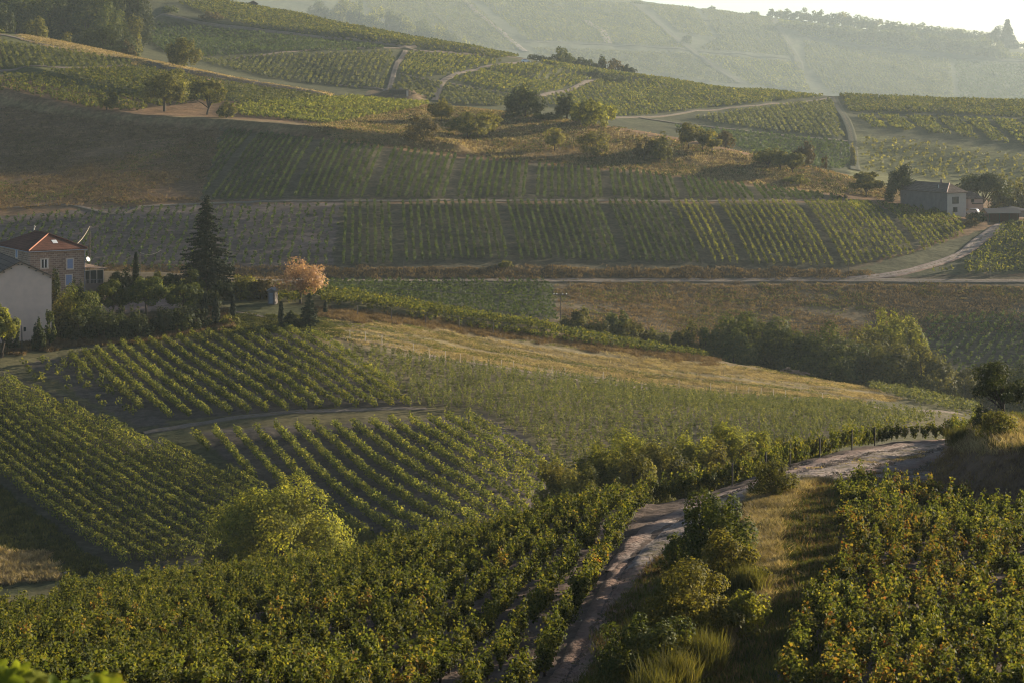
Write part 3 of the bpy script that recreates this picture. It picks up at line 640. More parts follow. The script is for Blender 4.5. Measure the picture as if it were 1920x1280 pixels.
V, q = clumps(onground(np.concatenate(pts_in([(150,492),(330,512),(560,528),(620,548),(560,572),(430,560),(300,545),(160,520)], 268, 300, .8, .5, [(200,520),(560,560)], 1.4, .05))), 24, 1.4, .9, .28)
stuff('vineyard', V, q, M['vine'], 'sunlit vines behind the garden of the stone house', 'vineyard')

# ---- far slope
LOWL = [(640,382),(900,380),(1235,380),(1262,400),(1290,440),(1318,494),(1200,492),(900,488),(630,500)]
LOWR = [(1245,380),(1640,382),(1800,408),(1812,440),(1740,472),(1600,500),(1450,498),(1335,494),(1300,440),(1268,400)]
nrow['LOW'] = row_block(LOWL, 372, 472, [(1478,384),(1548,496)], 1.5, .6, 14, 1.1, .62, .28, M['vine_dark'], 'thin vine row on the shaded left half of the lower far slope', 'vine rows on the shaded lower far slope', .06, ordinal=False, skip=15)  # shade on this half is put into the darker leaf colour
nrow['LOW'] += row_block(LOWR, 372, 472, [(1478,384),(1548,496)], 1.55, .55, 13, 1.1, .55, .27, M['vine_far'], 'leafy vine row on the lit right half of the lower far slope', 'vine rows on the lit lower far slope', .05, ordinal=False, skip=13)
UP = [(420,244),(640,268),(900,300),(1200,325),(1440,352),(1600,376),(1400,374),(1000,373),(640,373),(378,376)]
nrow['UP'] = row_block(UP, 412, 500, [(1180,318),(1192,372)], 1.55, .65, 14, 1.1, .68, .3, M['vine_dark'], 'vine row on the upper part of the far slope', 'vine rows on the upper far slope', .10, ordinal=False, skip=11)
def field(poly, Y0, Y1, rowdir, rowsp, sp, nl, h, wd, size, mat, label, gap=.05, jit=.4):
    r = pts_in(poly, Y0, Y1, sp, jit, rowdir, rowsp, gap)
    if not r: print('EMPTY FIELD', label); return
    V, q = clumps(onground(np.concatenate(r)), nl, h, wd, size); stuff('vineyard', V, q, mat, label, 'vineyard'); return len(V)//4
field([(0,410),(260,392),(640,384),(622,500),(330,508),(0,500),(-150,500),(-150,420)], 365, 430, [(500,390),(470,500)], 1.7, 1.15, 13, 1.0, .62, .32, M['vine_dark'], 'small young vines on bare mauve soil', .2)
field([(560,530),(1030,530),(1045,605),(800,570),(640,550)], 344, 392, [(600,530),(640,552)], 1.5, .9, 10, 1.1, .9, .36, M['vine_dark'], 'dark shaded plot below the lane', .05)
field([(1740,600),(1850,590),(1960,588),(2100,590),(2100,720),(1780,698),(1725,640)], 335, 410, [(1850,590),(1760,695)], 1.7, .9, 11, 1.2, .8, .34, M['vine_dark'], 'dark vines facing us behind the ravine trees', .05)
field([(1650,516),(1800,508),(1880,425),(1960,415),(2100,420),(2100,508),(1920,512)], 385, 465, [(1700,512),(1960,500)], 1.8, .8, 12, 1.25, .9, .36, M['vine'], 'leafy plot right of the stony side lane', .03)
# left hill above the brown slope
field([(0,78),(60,88),(140,98),(250,118),(240,124),(120,127),(0,131),(-150,130),(-150,60)], 555, 690, [(60,90),(80,128)], 1.8, 1.0, 8, 1.2, .9, .5, M['vine_pale'], 'olive green plot under the golden ridge')
field([(70,136),(240,126),(330,140),(430,170),(400,190),(290,202),(200,176)], 530, 690, [(100,136),(280,200)], 1.8, 1.0, 10, 1.3, 1.0, .5, M['vine'], 'bright plot behind the tall ridge trees')
field([(-150,128),(0,142),(80,142),(180,172),(280,205),(240,212),(170,204),(60,178),(-150,150)], 525, 690, [(20,145),(200,205)], 1.8, 1.0, 10, 1.3, 1.0, .5, M['vine'], 'bright plot at the left edge above the brown slope')
field([(330,140),(440,160),(620,186),(560,188),(440,198),(420,180)], 530, 660, [(340,145),(560,186)], 1.8, 1.0, 8, 1.2, .9, .5, M['vine_pale'], 'thin plot just under the ridge path')
field([(440,200),(560,190),(700,184),(810,196),(760,208),(620,234),(540,226),(450,218)], 500, 660, [(620,232),(800,198)], 1.7, .9, 12, 1.3, 1.0, .45, M['vine_far'], 'dark green plot ending at the grassy ridge trees')
field([(0,46),(60,60),(30,64),(-150,56),(-150,20)], 600, 760, None, 1.8, 1.2, 8, 1.3, 1.0, .5, M['vine_far'], 'small plot below the wood at the left edge')
# back hill
B = [([(330,6),(420,4),(500,14),(640,46),(800,76),(985,106),(930,110),(760,88),(620,74),(480,54),(410,36)], [(500,20),(600,70)], M['vine'], 'sunlit crest plot on the back hill'),
     ([(280,44),(400,54),(560,72),(745,92),(640,96),(480,100),(372,110),(300,96),(270,70)], [(300,50),(380,108)], M['vine_dark'], 'dark plot under the sunlit crest'),
     ([(372,116),(520,104),(740,98),(738,130),(720,168),(640,164),(520,150)], [(560,106),(530,150)], M['vine_pale'], 'grey-green plot beside the dusty track'),
     ([(766,98),(860,106),(940,116),(900,126),(840,142),(790,146),(748,138)], [(800,104),(760,140)], M['vine'], 'plot of slanting rows left of the car'),
     ([(752,142),(830,156),(812,188),(760,176),(735,168)], [(760,146),(790,180)], M['vine_pale'], 'small plot beside the concrete shelter'),
     ([(845,150),(930,126),(1000,120),(1090,136),(1110,150),(1040,172),(985,184),(920,170)], [(960,124),(900,165)], M['vine'], 'plot of slanting rows below the car'),
     ([(836,160),(960,182),(950,200),(860,198),(824,190)], [(850,164),(880,196)], M['vine_pale'], 'plot behind the bushy ridge trees'),
     ([(1010,190),(1080,170),(1130,150),(1200,150),(1380,166),(1545,182),(1420,194),(1300,206),(1220,216),(1140,220),(1060,206)], [(1200,152),(1260,212)], M['vine'], 'long plot under the crest right of the hedge'),
     ([(1010,116),(1100,130),(1240,146),(1400,162),(1380,168),(1200,152),(1100,140)], [(1100,130),(1240,148)], M['vine'], 'bright thin plot along the crest'),
     ([(1300,224),(1440,202),(1560,190),(1582,262),(1440,246)], [(1400,212),(1420,244)], M['vine_pale'], 'triangular plot below the pale track'),
     ([(1260,240),(1440,254),(1590,270),(1600,310),(1560,322),(1400,284)], [(1300,244),(1420,290)], M['vine_dark'], 'dim plot behind the grassy ridge'),
     ([(1575,180),(1700,184),(1920,192),(2100,200),(2100,232),(1920,222),(1740,213),(1592,211)], [(1600,184),(1650,211)], M['vine'], 'ribbed plot along the crest at right')]
nb = 0
for poly, rd, mt, lb in B: nb += field(poly, 640, 1010, rd, 2.4, 1.6, 7, 1.5, 1.4, .85, mt, lb, .06) or 0
gx = [1600,1640,1692,1748,1800,1850,1908,1965,2030]
for i in range(len(gx)-1):
    a, b = gx[i], gx[i+1]; sh = 30+i*7; t = [219,219,220,221,223,225,227,229,231]; bt = [238,243,249,256,264,272,281,290,300]
    field([(a+3,t[i]),(b-4,t[i+1]),(b-4+sh*.9,bt[i+1]),(a+3+sh*.9,bt[i])], 640, 1010, [(a,t[i]),(a+sh*.9,bt[i])], 2.2, 1.5, 7, 1.5, 1.4, .85, M['vine'], '%s square of the gridded plot on the right hill' % ORD[i], .05)
field([(1612,262),(1700,262),(1920,296),(2100,320),(2100,420),(1840,345),(1620,322)], 600, 900, None, 3.2, 2.6, 6, 1.3, 1.8, .8, M['olive'], 'rough scrubby slope behind the farmhouse', .25, 1.2)
# far hazy hill
FH = [([(640,-60),(860,-20),(980,95),(880,90),(700,30)], [(800,0),(890,85)], 'vine_pale', 'hazy plot at the left of the far hill'),
      ([(872,-20),(1185,8),(1285,90),(1100,80),(990,76)], [(1000,0),(1060,76)], 'vine', 'hazy plot high in the middle of the far hill'),
      ([(1000,90),(1290,100),(1385,158),(1300,150),(1005,102)], [(1200,100),(1260,140)], 'vine_pale', 'hazy plot low in the middle of the far hill'),
      ([(1208,6),(1300,14),(1340,70),(1275,62)], [(1240,12),(1290,64)], 'vine', 'small hazy plot beside the gully of the far hill'),
      ([(1310,14),(1440,26),(1492,106),(1310,92),(1350,70)], [(1380,24),(1430,96)], 'vine_pale', 'hazy plot under the open part of the far crest'),
      ([(1308,102),(1500,118),(1520,172),(1410,160)], [(1400,110),(1440,160)], 'vine_far', 'hazy plot low beside the gully of the far hill'),
      ([(1456,36),(1700,74),(1920,102),(2300,122),(2300,132),(1920,113),(1640,89),(1506,68)], [(1600,60),(1640,86)], 'vine_far', 'dark hazy plot under the skyline scrub'),
      ([(1506,76),(1640,97),(1780,112),(1790,186),(1560,176),(1512,122)], [(1600,94),(1660,180)], 'vine_pale', 'wide hazy plot on the right of the far hill'),
      ([(1790,114),(1920,122),(2300,138),(2300,205),(1920,192),(1800,187)], [(1850,120),(1900,188)], 'vine_dark', 'hazy plot at the right edge of the far hill')]
for poly, rd, mt, lb in FH: field(poly, 2780, 4220, rd, 6.4, 5.0, 4, 2.2, 3.8, 2.3, M[mt], lb, .06, 1.5)

# ------------------------------------------------------------------ trees and bushes
def crown_cloud(n, H, Wd, kind, ls):
    c0 = {'bush': .0, 'round': .06, 'tree': .26, 'sparse': .2, 'plane': .34, 'umbrella': .42, 'vase': .36}[kind]
    nb = {'sparse': 18, 'umbrella': 30, 'bush': 22}.get(kind, 26)+int(min(n, 24000)/2000); br = {'sparse': (.16,.26), 'umbrella': (.2,.3)}.get(kind, (.2,.38))
    d = rng.normal(size=(nb,3)); d /= np.linalg.norm(d, axis=1)[:, None]; d *= (rng.uniform(.2, 1, nb)**.5)[:, None]*.78
    d[:, 2] = np.where(d[:, 2] < -.35, d[:, 2]*.6, d[:, 2])
    if kind in ('round', 'bush', 'plane'):
        f_ = (np.arange(nb)+.5)/nb; ph = np.arange(nb)*2.39996+rng.uniform(0, 6); zf_ = 1-1.55*f_; rr_ = np.sqrt(1-zf_**2)
        d = np.column_stack([np.cos(ph)*rr_, np.sin(ph)*rr_, zf_])+rng.normal(size=(nb,3))*.16; d *= rng.uniform(.58, .84, nb)[:, None]
    if kind == 'bush': d[:, 2] = np.abs(d[:, 2])*1.25-.35
    if kind == 'umbrella': d[:, 2] = np.sqrt(np.maximum(.7-(d[:,0]**2+d[:,1]**2), 0.02))*1.1-.3+rng.uniform(-.15, .1, nb)
    if kind == 'vase': d[:, :2] *= 1.15
    r = rng.uniform(*br, nb); 
    half = np.array([Wd/2, Wd/2, H*(1-c0)/2]); mid = H*(c0+1)/2
    k = rng.choice(nb, n, p=r**2/np.sum(r**2)); s = rng.normal(size=(n,3)); s /= np.linalg.norm(s, axis=1)[:, None]
    rad = rng.uniform(.74, 1.04, n)*np.where(rng.uniform(size=n) < .05, rng.uniform(1.05, 1.35, n), 1)
    # dents in every clump
    rad *= .86+.28*np.sin(s[:,0]*7+k*1.7)*np.sin(s[:,1]*7+k)*np.sin(s[:,2]*6+k*2.3)
    c = (d[k]+s*(r[k]*rad)[:, None])*half; c[:, 2] += mid
    ok = c[:, 2] > (.0 if kind in ('bush', 'round') else H*c0*.8)
    c = c[ok]; nr = s[ok]*.9+d[k][ok]*.6+[0,0,.25]
    lo = np.percentile(c, .8, 0); hi = np.percentile(c, 99.2, 0); zl = H*(.01 if kind in ('bush', 'round') else c0)
    tlo = np.array([-Wd/2,-Wd/2,zl]); thi = np.array([Wd/2,Wd/2,H]); k_ = (thi-tlo)/np.maximum(hi-lo, .05)
    c = tlo+(c-lo)*k_; cs = tlo+(d*half+[0,0,mid]-lo)*k_
    V, q = leafquads(c, ls*rng.uniform(.65, 1.35, len(c)), nr)
    return V, q, cs
def fir_cloud(H, Wd, ls, dens=1.0):
    C = []; A = []
    nl = int(26*dens)+6
    for i in range(nl):
        t = (i+.5)/nl; z = H*(.03+.96*t); rr = Wd/2*((1-t)**.8*.95+.04)
        for b in range(int(8+7*(1-t))):
            th = rng.uniform(0, 6.283); ln = rr*rng.uniform(.45, 1.3); m = max(5, int(ln/ls*7)); s = rng.uniform(0.08, 1, m)
            dr = ln*.26
            p = np.column_stack([np.cos(th)*ln*s, np.sin(th)*ln*s, z-dr*s**1.3+dr*.45*s**3])+rng.normal(size=(m,3))*[ls*.35,ls*.35,ls*.25]
            C.append(p); A.append(np.column_stack([np.cos(th)*s*.5, np.sin(th)*s*.5, np.full(m, .5)]))
    C = np.concatenate(C); A = np.concatenate(A)
    return leafquads(C, ls*rng.uniform(.7, 1.4, len(C)), A)
def cypress_cloud(n, H, Wd, ls):
    t = rng.uniform(0, 1, n); th = rng.uniform(0, 6.283, n); r = Wd/2*np.minimum(1, .35+4*t)*np.sqrt(np.clip(1-t**2.4, .004, 1))*rng.uniform(.75, 1.06, n)
    c = np.column_stack([np.cos(th)*r, np.sin(th)*r, H*(.02+.98*t)])
    return leafquads(c, ls*rng.uniform(.7, 1.3, n), np.column_stack([np.cos(th), np.sin(th), np.full(n, .6)]))
PLANTS = {}
def T(name, cat, label, px, base, top, wpx, kind, mat, Y=None, group=None, dens=1.0, lsm=1.0, Y0=None, Y1=None):
    if Y is None: Y = hitY(px, base, Y0 or 45, Y1 or 1900)
    x = Y*(px-960)/F; z = float(look(Z, px, Y)); H = -(top-HY)*Y/F-z; Wd = wpx*Y/F
    if H < .4: print('LOW', label, round(H, 2), Y); H = .4
    ls = max(.085, Y*3.1/F)*lsm; lp = ls*F/Y; area = wpx*H*F/Y
    n = int(np.clip(5.0*dens*area/(.5*lp*lp), 90, 34000))
    e = empty(name, (x, Y, z), 0); tag(e, label, cat, group)
    bark = M['bark']; tb = MB()
    if kind == 'fir':
        V, q = fir_cloud(H, Wd, ls*.9, np.clip(H/14, .35, 1)*dens); tb.tube([(0,0,-.3),(0,0,H*.5),(0,0,H*.97)], [H*.022+.05, H*.014+.03, .02], 7)
    elif kind == 'cypress':
        V, q = cypress_cloud(max(n, 200), H, Wd, ls*.9); tb.tube([(0,0,-.3),(0,0,H*.7)], [.14,.05], 6)
    else:
        V, q, cs = crown_cloud(n, H, Wd, kind, ls)
        tr = max(.05, H*.028)
        if kind in ('bush', 'round'): 
            for c in cs[:5]: tb.tube([(rng.uniform(-.1,.1),rng.uniform(-.1,.1),-.2), (c[0]*.35,c[1]*.35,c[2]*.4), tuple(c)], [tr*.7,tr*.5,tr*.2], 5)
        else:
            lx, ly = rng.normal(size=2)*.03*H; zc_ = H*(.3 if kind != 'vase' else .22)
            tb.tube([(0,0,-.3),(lx*.4,ly*.4,zc_*.5),(lx,ly,zc_),(lx*1.3,ly*1.2,H*.62)], [tr*1.35,tr,tr*.85,tr*.3], 7)
            for c in cs[:8]: tb.tube([(lx*.8,ly*.8,zc_*.85), ((c[0]+lx)*.45,(c[1]+ly)*.45,zc_+(c[2]-zc_)*.45), tuple(c)], [tr*.6,tr*.42,tr*.15], 5)
    obj('crown' if cat != 'bush' else 'foliage', mesh(name+'_crown', V, q, M[mat]), e)
    tb.build('trunk' if cat != 'bush' else 'stem', bark, e)
    PLANTS[label] = e; return e
def tr(label, *a, **k): return T('tree', 'tree', label, *a, **k)
def bu(label, *a, **k): return T('bush', 'bush', label, *a, **k)

# far skyline
sk = [(1335,16,10),(1412,26,20),(1448,22,16),(1462,24,15),(1478,22,22),(1497,20,24),(1515,25,26),(1535,24,30),(1555,30,30),(1580,28,32),(1600,32,34),(1625,37,34),(1650,41,36),(1672,44,32),(1690,46,30),(1708,49,30),(1730,48,36),(1755,55,36),(1780,58,34),(1800,60,34),(1825,63,36),(1850,66,38),(1905,82,40)]
for i, (px, tp, wd) in enumerate(sk):
    bu('hazy bush in the line of scrub along the far skyline', px, None, tp-4, wd*1.25, 'bush', 'green' if i % 3 else 'olive', Y=float(np.interp(px, CX, guides[-2][0]))-25, group='bushes along the far skyline')
for i, px in enumerate(range(1470, 1880, 24)):
    bu('hazy bush on the slope just under the far skyline scrub', px+rng.uniform(-6,6), None, np.interp(px, [1470,1880],[36,78])+rng.uniform(-3,5), rng.uniform(28,44), 'bush', 'green', Y=float(np.interp(px, CX, guides[-2][0]))-200, group='bushes below the far skyline')
T('conifer', 'tree', 'lone ragged conifer standing above the far skyline at right', 1889, None, 37, 38, 'fir', 'fir', Y=3625, dens=1.3)
tr('broader dark tree leaning against the skyline conifer', 1872, None, 50, 30, 'tree', 'dark', Y=3632)
tr('tiny hazy tree alone on the far hillside', 1288, None, 66, 20, 'round', 'green', Y=3306)
tr('hazy tree on the far crest where the sky begins', 1196, None, 2, 24, 'round', 'green', Y=3724)
for i, (px, tp, wd, yy) in enumerate([(596,2,50,2847),(640,-2,60,2847),(668,6,40,2832),(700,17,44,2832),(735,22,46,2832),(765,33,44,2826),(795,38,40,2823),(822,48,40,2817),(848,60,36,2811),(868,72,26,2805)]):
    bu('pale hazy tree in the hedge behind the bright crest plot', px, None, tp, wd, 'bush', 'bright' if i % 2 else 'green', Y=yy, group='hedge trees behind the bright crest')
# wood at the top left
for i, (px, tp, wd, yy) in enumerate([(5,-30,80,800),(48,-40,90,805),(95,-45,90,812),(140,-40,90,806),(182,-35,86,800),(222,-30,80,790),(256,-22,60,780),(30,-5,70,768),(78,-2,76,770),(122,0,70,772),(165,-2,70,768),(205,6,60,762)]):
    tr('tall shady tree in the hazy wood at the top left', px, None, tp, wd, 'round', 'green' if i % 3 else 'dark', Y=yy, group='trees of the wood at the top left', dens=.8)
tr('pale rounded tree at the right end of the hazy wood', 246, None, 32, 40, 'round', 'olive', Y=735)
tr('small rounded tree in front of the hazy wood', 196, None, 16, 44, 'round', 'green', Y=752)
tr('dark pointed tree at the extreme top left corner', 4, None, 12, 44, 'tree', 'dark', Y=695)
tr('small ragged tree beside the vineyard at the top left edge', 64, None, 36, 56, 'round', 'olive', Y=690)
bu('broad dark bush spreading over the golden ridge', 200, None, 50, 108, 'round', 'dark', Y=655)
bu('small brownish bush at the right foot of the broad dark bush', 242, None, 78, 30, 'bush', 'brownleaf', Y=648)
bu('low scrub tuft on the golden ridge left of the broad bush', 122, None, 62, 24, 'bush', 'olive', Y=668)
tr('round olive brown tree alone on the golden ridge', 345, 116, 73, 66, 'round', 'olive', Y0=560, Y1=690)
tr('tall full olive tree beside the bright plot on the left ridge', 308, None, 133, 82, 'tree', 'olive', Y=524, dens=1.1)
tr('open branched tree right of the tall full olive tree', 388, None, 152, 66, 'vase', 'olive', Y=519, dens=.8)
tr('short dark tree at the right end of the left ridge group', 425, None, 192, 38, 'round', 'olive', Y=512)
tr('small thin tree in front of the bright plots at left', 200, None, 172, 46, 'sparse', 'olive', Y=520, dens=.6)
# along the grassy ridge
G = 'tree'
tr('golden tree with a visible trunk left of the ridge bushes', 827, 230, 188, 48, 'tree', 'gold', Y0=470, Y1=575, dens=.75)
bu('brownish thin bush left on the grassy ridge', 792, 262, 216, 62, 'round', 'brownleaf', Y0=470, Y1=575, dens=.6)
bu('spreading olive bush beside the golden trees on the ridge', 876, 262, 212, 84, 'round', 'olive', Y0=470, Y1=575, dens=.9)
tr('small golden tree at the right of the spreading olive bush', 918, 255, 212, 44, 'tree', 'gold', Y0=470, Y1=575, dens=.8)
tr('largest dark dome shaped tree on the grassy ridge', 985, 220, 163, 74, 'round', 'dark', Y0=470, Y1=575, dens=1.2)
tr('smaller dark tree right of the dark dome tree', 1063, 216, 177, 42, 'round', 'dark', Y0=470, Y1=575)
bu('low dark scrub between the two dark ridge trees', 1028, 224, 212, 56, 'bush', 'dark', Y0=470, Y1=575)
tr('bright green rounded tree in the middle of the ridge', 1104, 236, 189, 66, 'round', 'bright', Y0=470, Y1=575, dens=1.2)
tr('smaller bright tree touching the bright rounded tree', 1136, 235, 198, 42, 'tree', 'bright', Y0=470, Y1=575)
tr('little yellow tree low on the ridge slope', 1040, 284, 240, 38, 'tree', 'gold', Y0=470, Y1=575, dens=.7)
bu('bushy yellow green shrub low on the ridge slope', 1113, 292, 246, 58, 'round', 'gold', Y0=470, Y1=575, dens=.8)
bu('faint brownish shrub left of the olive ridge shrub', 1207, 300, 258, 36, 'sparse', 'brownleaf', Y0=470, Y1=575, dens=.5)
bu('olive shrub on the bend of the ridge', 1236, 300, 249, 48, 'round', 'olive', Y0=470, Y1=575, dens=.8)
tr('yellow tree with two stems on the ridge', 1292, 281, 231, 40, 'tree', 'gold', Y0=460, Y1=575, dens=.8)
tr('slim thin tree between the yellow ridge trees', 1317, 283, 243, 24, 'tree', 'olive', Y0=460, Y1=575, dens=.7)
tr('pale yellow tree leaning on the ridge', 1335, 287, 246, 34, 'tree', 'gold', Y0=460, Y1=575, dens=.75)
tr('brownish round tree at the end of the yellow trees', 1361, 276, 246, 34, 'round', 'brownleaf', Y0=460, Y1=575)
tr('flat topped olive tree leftmost of the ridge trio', 1440, 317, 279, 52, 'vase', 'olive', Y0=455, Y1=575)
tr('middle olive tree of the ridge trio', 1463, 322, 285, 34, 'vase', 'olive', Y0=455, Y1=575)
tr('rightmost olive tree of the ridge trio with leaning trunk', 1487, 326, 288, 46, 'vase', 'olive', Y0=455, Y1=575)
tr('round brown tinted tree behind the ridge trio', 1507, 305, 268, 42, 'round', 'brownleaf', Y0=455, Y1=575, dens=1.2)
bu('tiny bare reddish sapling on the ridge', 1546, 310, 292, 12, 'sparse', 'brownleaf', Y0=455, Y1=575, dens=.5)
bu('bright low bush on the path below the ridge trio', 1492, 345, 328, 50, 'bush', 'olive', Y0=455, Y1=575)
tr('spreading tree with a forked trunk before the farmhouse', 1624, 370, 324, 60, 'vase', 'olive', Y0=450, Y1=540, dens=1.1)
tr('big dense dark tree against the farmhouse wall', 1690, 378, 311, 60, 'round', 'dark', Y0=445, Y1=540, dens=1.2)
tr('wide umbrella shaped dark pine behind the farmhouse', 1842, None, 327, 98, 'umbrella', 'dark', Y=490, dens=1.3)
tr('feathery olive tree right of the umbrella pine', 1885, None, 330, 60, 'round', 'olive', Y=500)
tr('second feathery olive tree at the right edge by the umbrella pine', 1922, None, 338, 60, 'round', 'olive', Y=503)
bu('dark bush at the right corner of the farmhouse', 1829, 414, 398, 36, 'bush', 'dark', Y0=430, Y1=500)
bu('reddish bush on the bank under the farmhouse', 1822, 424, 410, 26, 'bush', 'brownleaf', Y0=425, Y1=500)
bu('leafy bush against the grey side wall of the farmhouse', 1736, 392, 370, 26, 'bush', 'green', Y0=430, Y1=470)
bu('dark bush along the foot of the farmhouse side wall', 1758, 400, 390, 36, 'bush', 'dark', Y0=430, Y1=470)
bu('low bush in front of the open barn', 1900, 425, 412, 30, 'bush', 'dark', Y0=430, Y1=475)
bu('low green bush on the verge above the lane', 948, 501, 488, 26, 'bush', 'olive', Y0=375, Y1=420)
# hedge on the back hill
for lb, px, tp, wd, yy, mt in [('low dark hedge bush right beside the white car',1003,103,32,975,'dark'),('dark hedge bush second from the white car',1028,103,32,978,'dark'),('tallest rounded bush in the hedge on the back crest',1054,91,52,985,'green'),
      ('hedge bush right of the tallest crest bush',1088,109,32,975,'dark'),('slim pointed tree standing in the crest hedge',1127,106,18,968,'dark'),('brown topped bush in the right crest hedge',1150,112,40,968,'brownleaf'),
      ('last low bush at the right end of the crest hedge',1176,122,36,960,'dark'),('small bush below the crest hedge near the car',1030,117,22,930,'dark'),('small round bush below the tallest crest bush',1062,124,22,915,'green'),
      ('bush above the bank on the back hill',1114,130,26,890,'dark'),('long low bush along the bank on the back hill',1146,139,54,885,'dark'),('squat bush filling the gap in the crest hedge',1108,113,30,970,'dark')]:
    bu(lb, px, None, tp, wd, 'bush', mt, Y=yy)
for lb, px, tp, wd in [('straw coloured bush beside the broad green strip',1600,268,12),('small straw bush lower on the broad green strip',1598,300,10)]:
    bu(lb, px, None, tp, wd, 'bush', 'gold', Y=690)
bu('dark scrub at the head of the gully on the back hill', 395, 37, 22, 44, 'bush', 'brownleaf', Y0=760, Y1=1000); bu('green bush left of the gully scrub', 320, 24, 12, 30, 'bush', 'green', Y0=760, Y1=1000)
# garden of the houses
bu('big leafy shrub beside the gable wall', 146, None, 541, 96, 'round', 'green', Y=262, dens=1.1)
tr('plane tree nearest the gable wall on the courtyard', 211, None, 527, 66, 'plane', 'green', Y=270, dens=1.1)
tr('middle plane tree with a bare trunk on the courtyard', 275, None, 522, 76, 'plane', 'green', Y=272, dens=1.1)
tr('right hand plane tree of the courtyard', 348, None, 533, 66, 'plane', 'green', Y=271, dens=1.1)
bu('clipped round shrub at the courtyard edge left', 229, None, 575, 24, 'bush', 'dark', Y=263); bu('clipped round shrub at the courtyard edge under the middle plane', 254, None, 575, 22, 'bush', 'dark', Y=263)
for i, (px, tp, wd, yy) in enumerate([(112,585,50,258),(150,592,60,257),(190,585,60,259),(225,592,50,258),(262,590,50,259),(300,578,52,262),(338,572,60,263),(372,578,46,264)]):
    bu('dark undergrowth bush on the bank below the courtyard', px, None, tp, wd, 'bush', 'dark', Y=yy, group='undergrowth below the courtyard', dens=.8)
T('conifer', 'tree', 'tall dark conifer towering behind the garden', 388, None, 364, 124, 'fir', 'fir', Y=286, dens=1.35)
bu('green bush at the left foot of the tall conifer', 358, None, 503, 52, 'round', 'green', Y=283); bu('dark bush at the right foot of the tall conifer', 425, None, 528, 50, 'round', 'dark', Y=282)
bu('olive bush between the tall conifer and the rust tree', 462, None, 517, 56, 'round', 'olive', Y=284); bu('brownish bush left of the little shed', 492, None, 524, 52, 'round', 'brownleaf', Y=284)
bu('dark bush behind the little shed', 522, None, 530, 46, 'round', 'olive', Y=286); bu('hedge bush below the tall conifer', 392, None, 545, 44, 'round', 'dark', Y=277)
tr('rust coloured autumn tree at the end of the garden', 563, None, 487, 90, 'tree', 'rust', Y=281, dens=.5)
T('conifer', 'tree', 'small dark fir in front of the rust tree', 580, 612, 549, 44, 'fir', 'fir', Y0=255, Y1=300); T('conifer', 'tree', 'low spreading fir left of the small dark fir', 546, 612, 583, 50, 'fir', 'dark', Y0=255, Y1=300)
for lb, px, ba, tp, wd in [('tall slim cypress behind the plane trees',255,None,473,13),('stout cypress standing on the lawn',405,609,558,15),('cypress beside the right plane tree',385,595,548,11),('thin cypress in front of the brownish bush',437,594,552,10),('cypress left of the low fir',527,609,565,11),('thin short cypress right of the rust tree',610,589,566,8)]:
    T('cypress', 'tree', lb, px, ba, tp, wd, 'cypress', 'fir', Y=287 if ba is None else None, Y0=255, Y1=300, dens=1.4)
bu('low clipped hedge beside the stout cypress', 428, 607, 592, 44, 'bush', 'olive', Y0=255, Y1=300)
tr('fig tree at the left edge before the gable wall', 2, None, 566, 62, 'plane', 'bright', Y=246, dens=1.1)
for lb, px, tp, wd in [('small dark shrub at the left foot of the gable wall',17,610,13),('tiny dark shrub second along the gable wall',31,613,10),('dark shrub near the right foot of the gable wall',67,609,15),('upright shrub near the corner of the gable wall',76,598,18)]:
    bu(lb, px, None, tp, wd, 'bush', 'dark', Y=250.5)
bu('climbing plant on the right corner of the gable wall', 93, None, 585, 20, 'sparse', 'green', Y=252, dens=.8); bu('dark ivy covered shrub between barn and stone house', 104, None, 506, 16, 'round', 'dark', Y=268)
bu('dark bush under the glazed veranda', 150, None, 528, 34, 'round', 'dark', Y=268); bu('rounded dark bush in the garden behind the plane trees', 226, None, 508, 56, 'round', 'dark', Y=281); bu('sunlit bush beside the slim cypress', 290, None, 512, 46, 'round', 'olive', Y=284)
bu('garden bush left of the tall conifer', 325, None, 514, 40, 'round', 'dark', Y=284)
# trees in the ravine
for lb, px, tp, wd, yy, mt, kd in [('small pale bush leftmost in the ravine',1080,587,52,312,'olive','round'),('dark rounded tree near the pole in the ravine',1155,591,54,314,'green','round'),('low pale bush left of the dark ravine tree',1115,606,50,310,'olive','bush'),('low olive bush right of the dark ravine tree',1195,611,56,311,'olive','bush'),
      ('low ravine bush before the gap',1235,622,46,312,'olive','bush'),('olive tree in the middle of the ravine',1285,611,62,315,'olive','round'),('small dark tree left of the tall ravine tree',1328,620,50,314,'green','round'),('tall broad tree in the ravine, lit along its top',1412,594,112,317,'green','round'),
      ('dark tree at the foot of the tall ravine tree',1378,628,64,311,'green','round'),('tree between the two largest ravine trees',1474,624,72,316,'green','round'),('widest dark tree of the ravine above the woodpile',1545,620,134,312,'green','round'),('dark low tree behind the woodpile',1498,645,70,309,'green','round'),
      ('tree right of the widest dark ravine tree',1622,627,84,318,'olive','round'),('bright crowned tree standing farther back in the ravine',1680,596,98,326,'bright','round'),('olive tree above the tip of the spur',1668,652,104,312,'olive','round'),('sunlit olive tree at the right of the ravine',1732,660,88,313,'olive','round'),
      ('small tree beyond the spur tip',1768,690,60,314,'olive','round'),('last low tree of the ravine beside the near dark tree',1812,700,60,316,'olive','round'),('hazy bush behind the near dark tree',1866,690,60,322,'green','round'),('hazy bush at the right edge above the bank',1908,684,56,322,'green','round')]:
    tr(lb, px, None, tp-3, wd*1.18, kd, mt, Y=yy, dens=1.5, lsm=1.15)
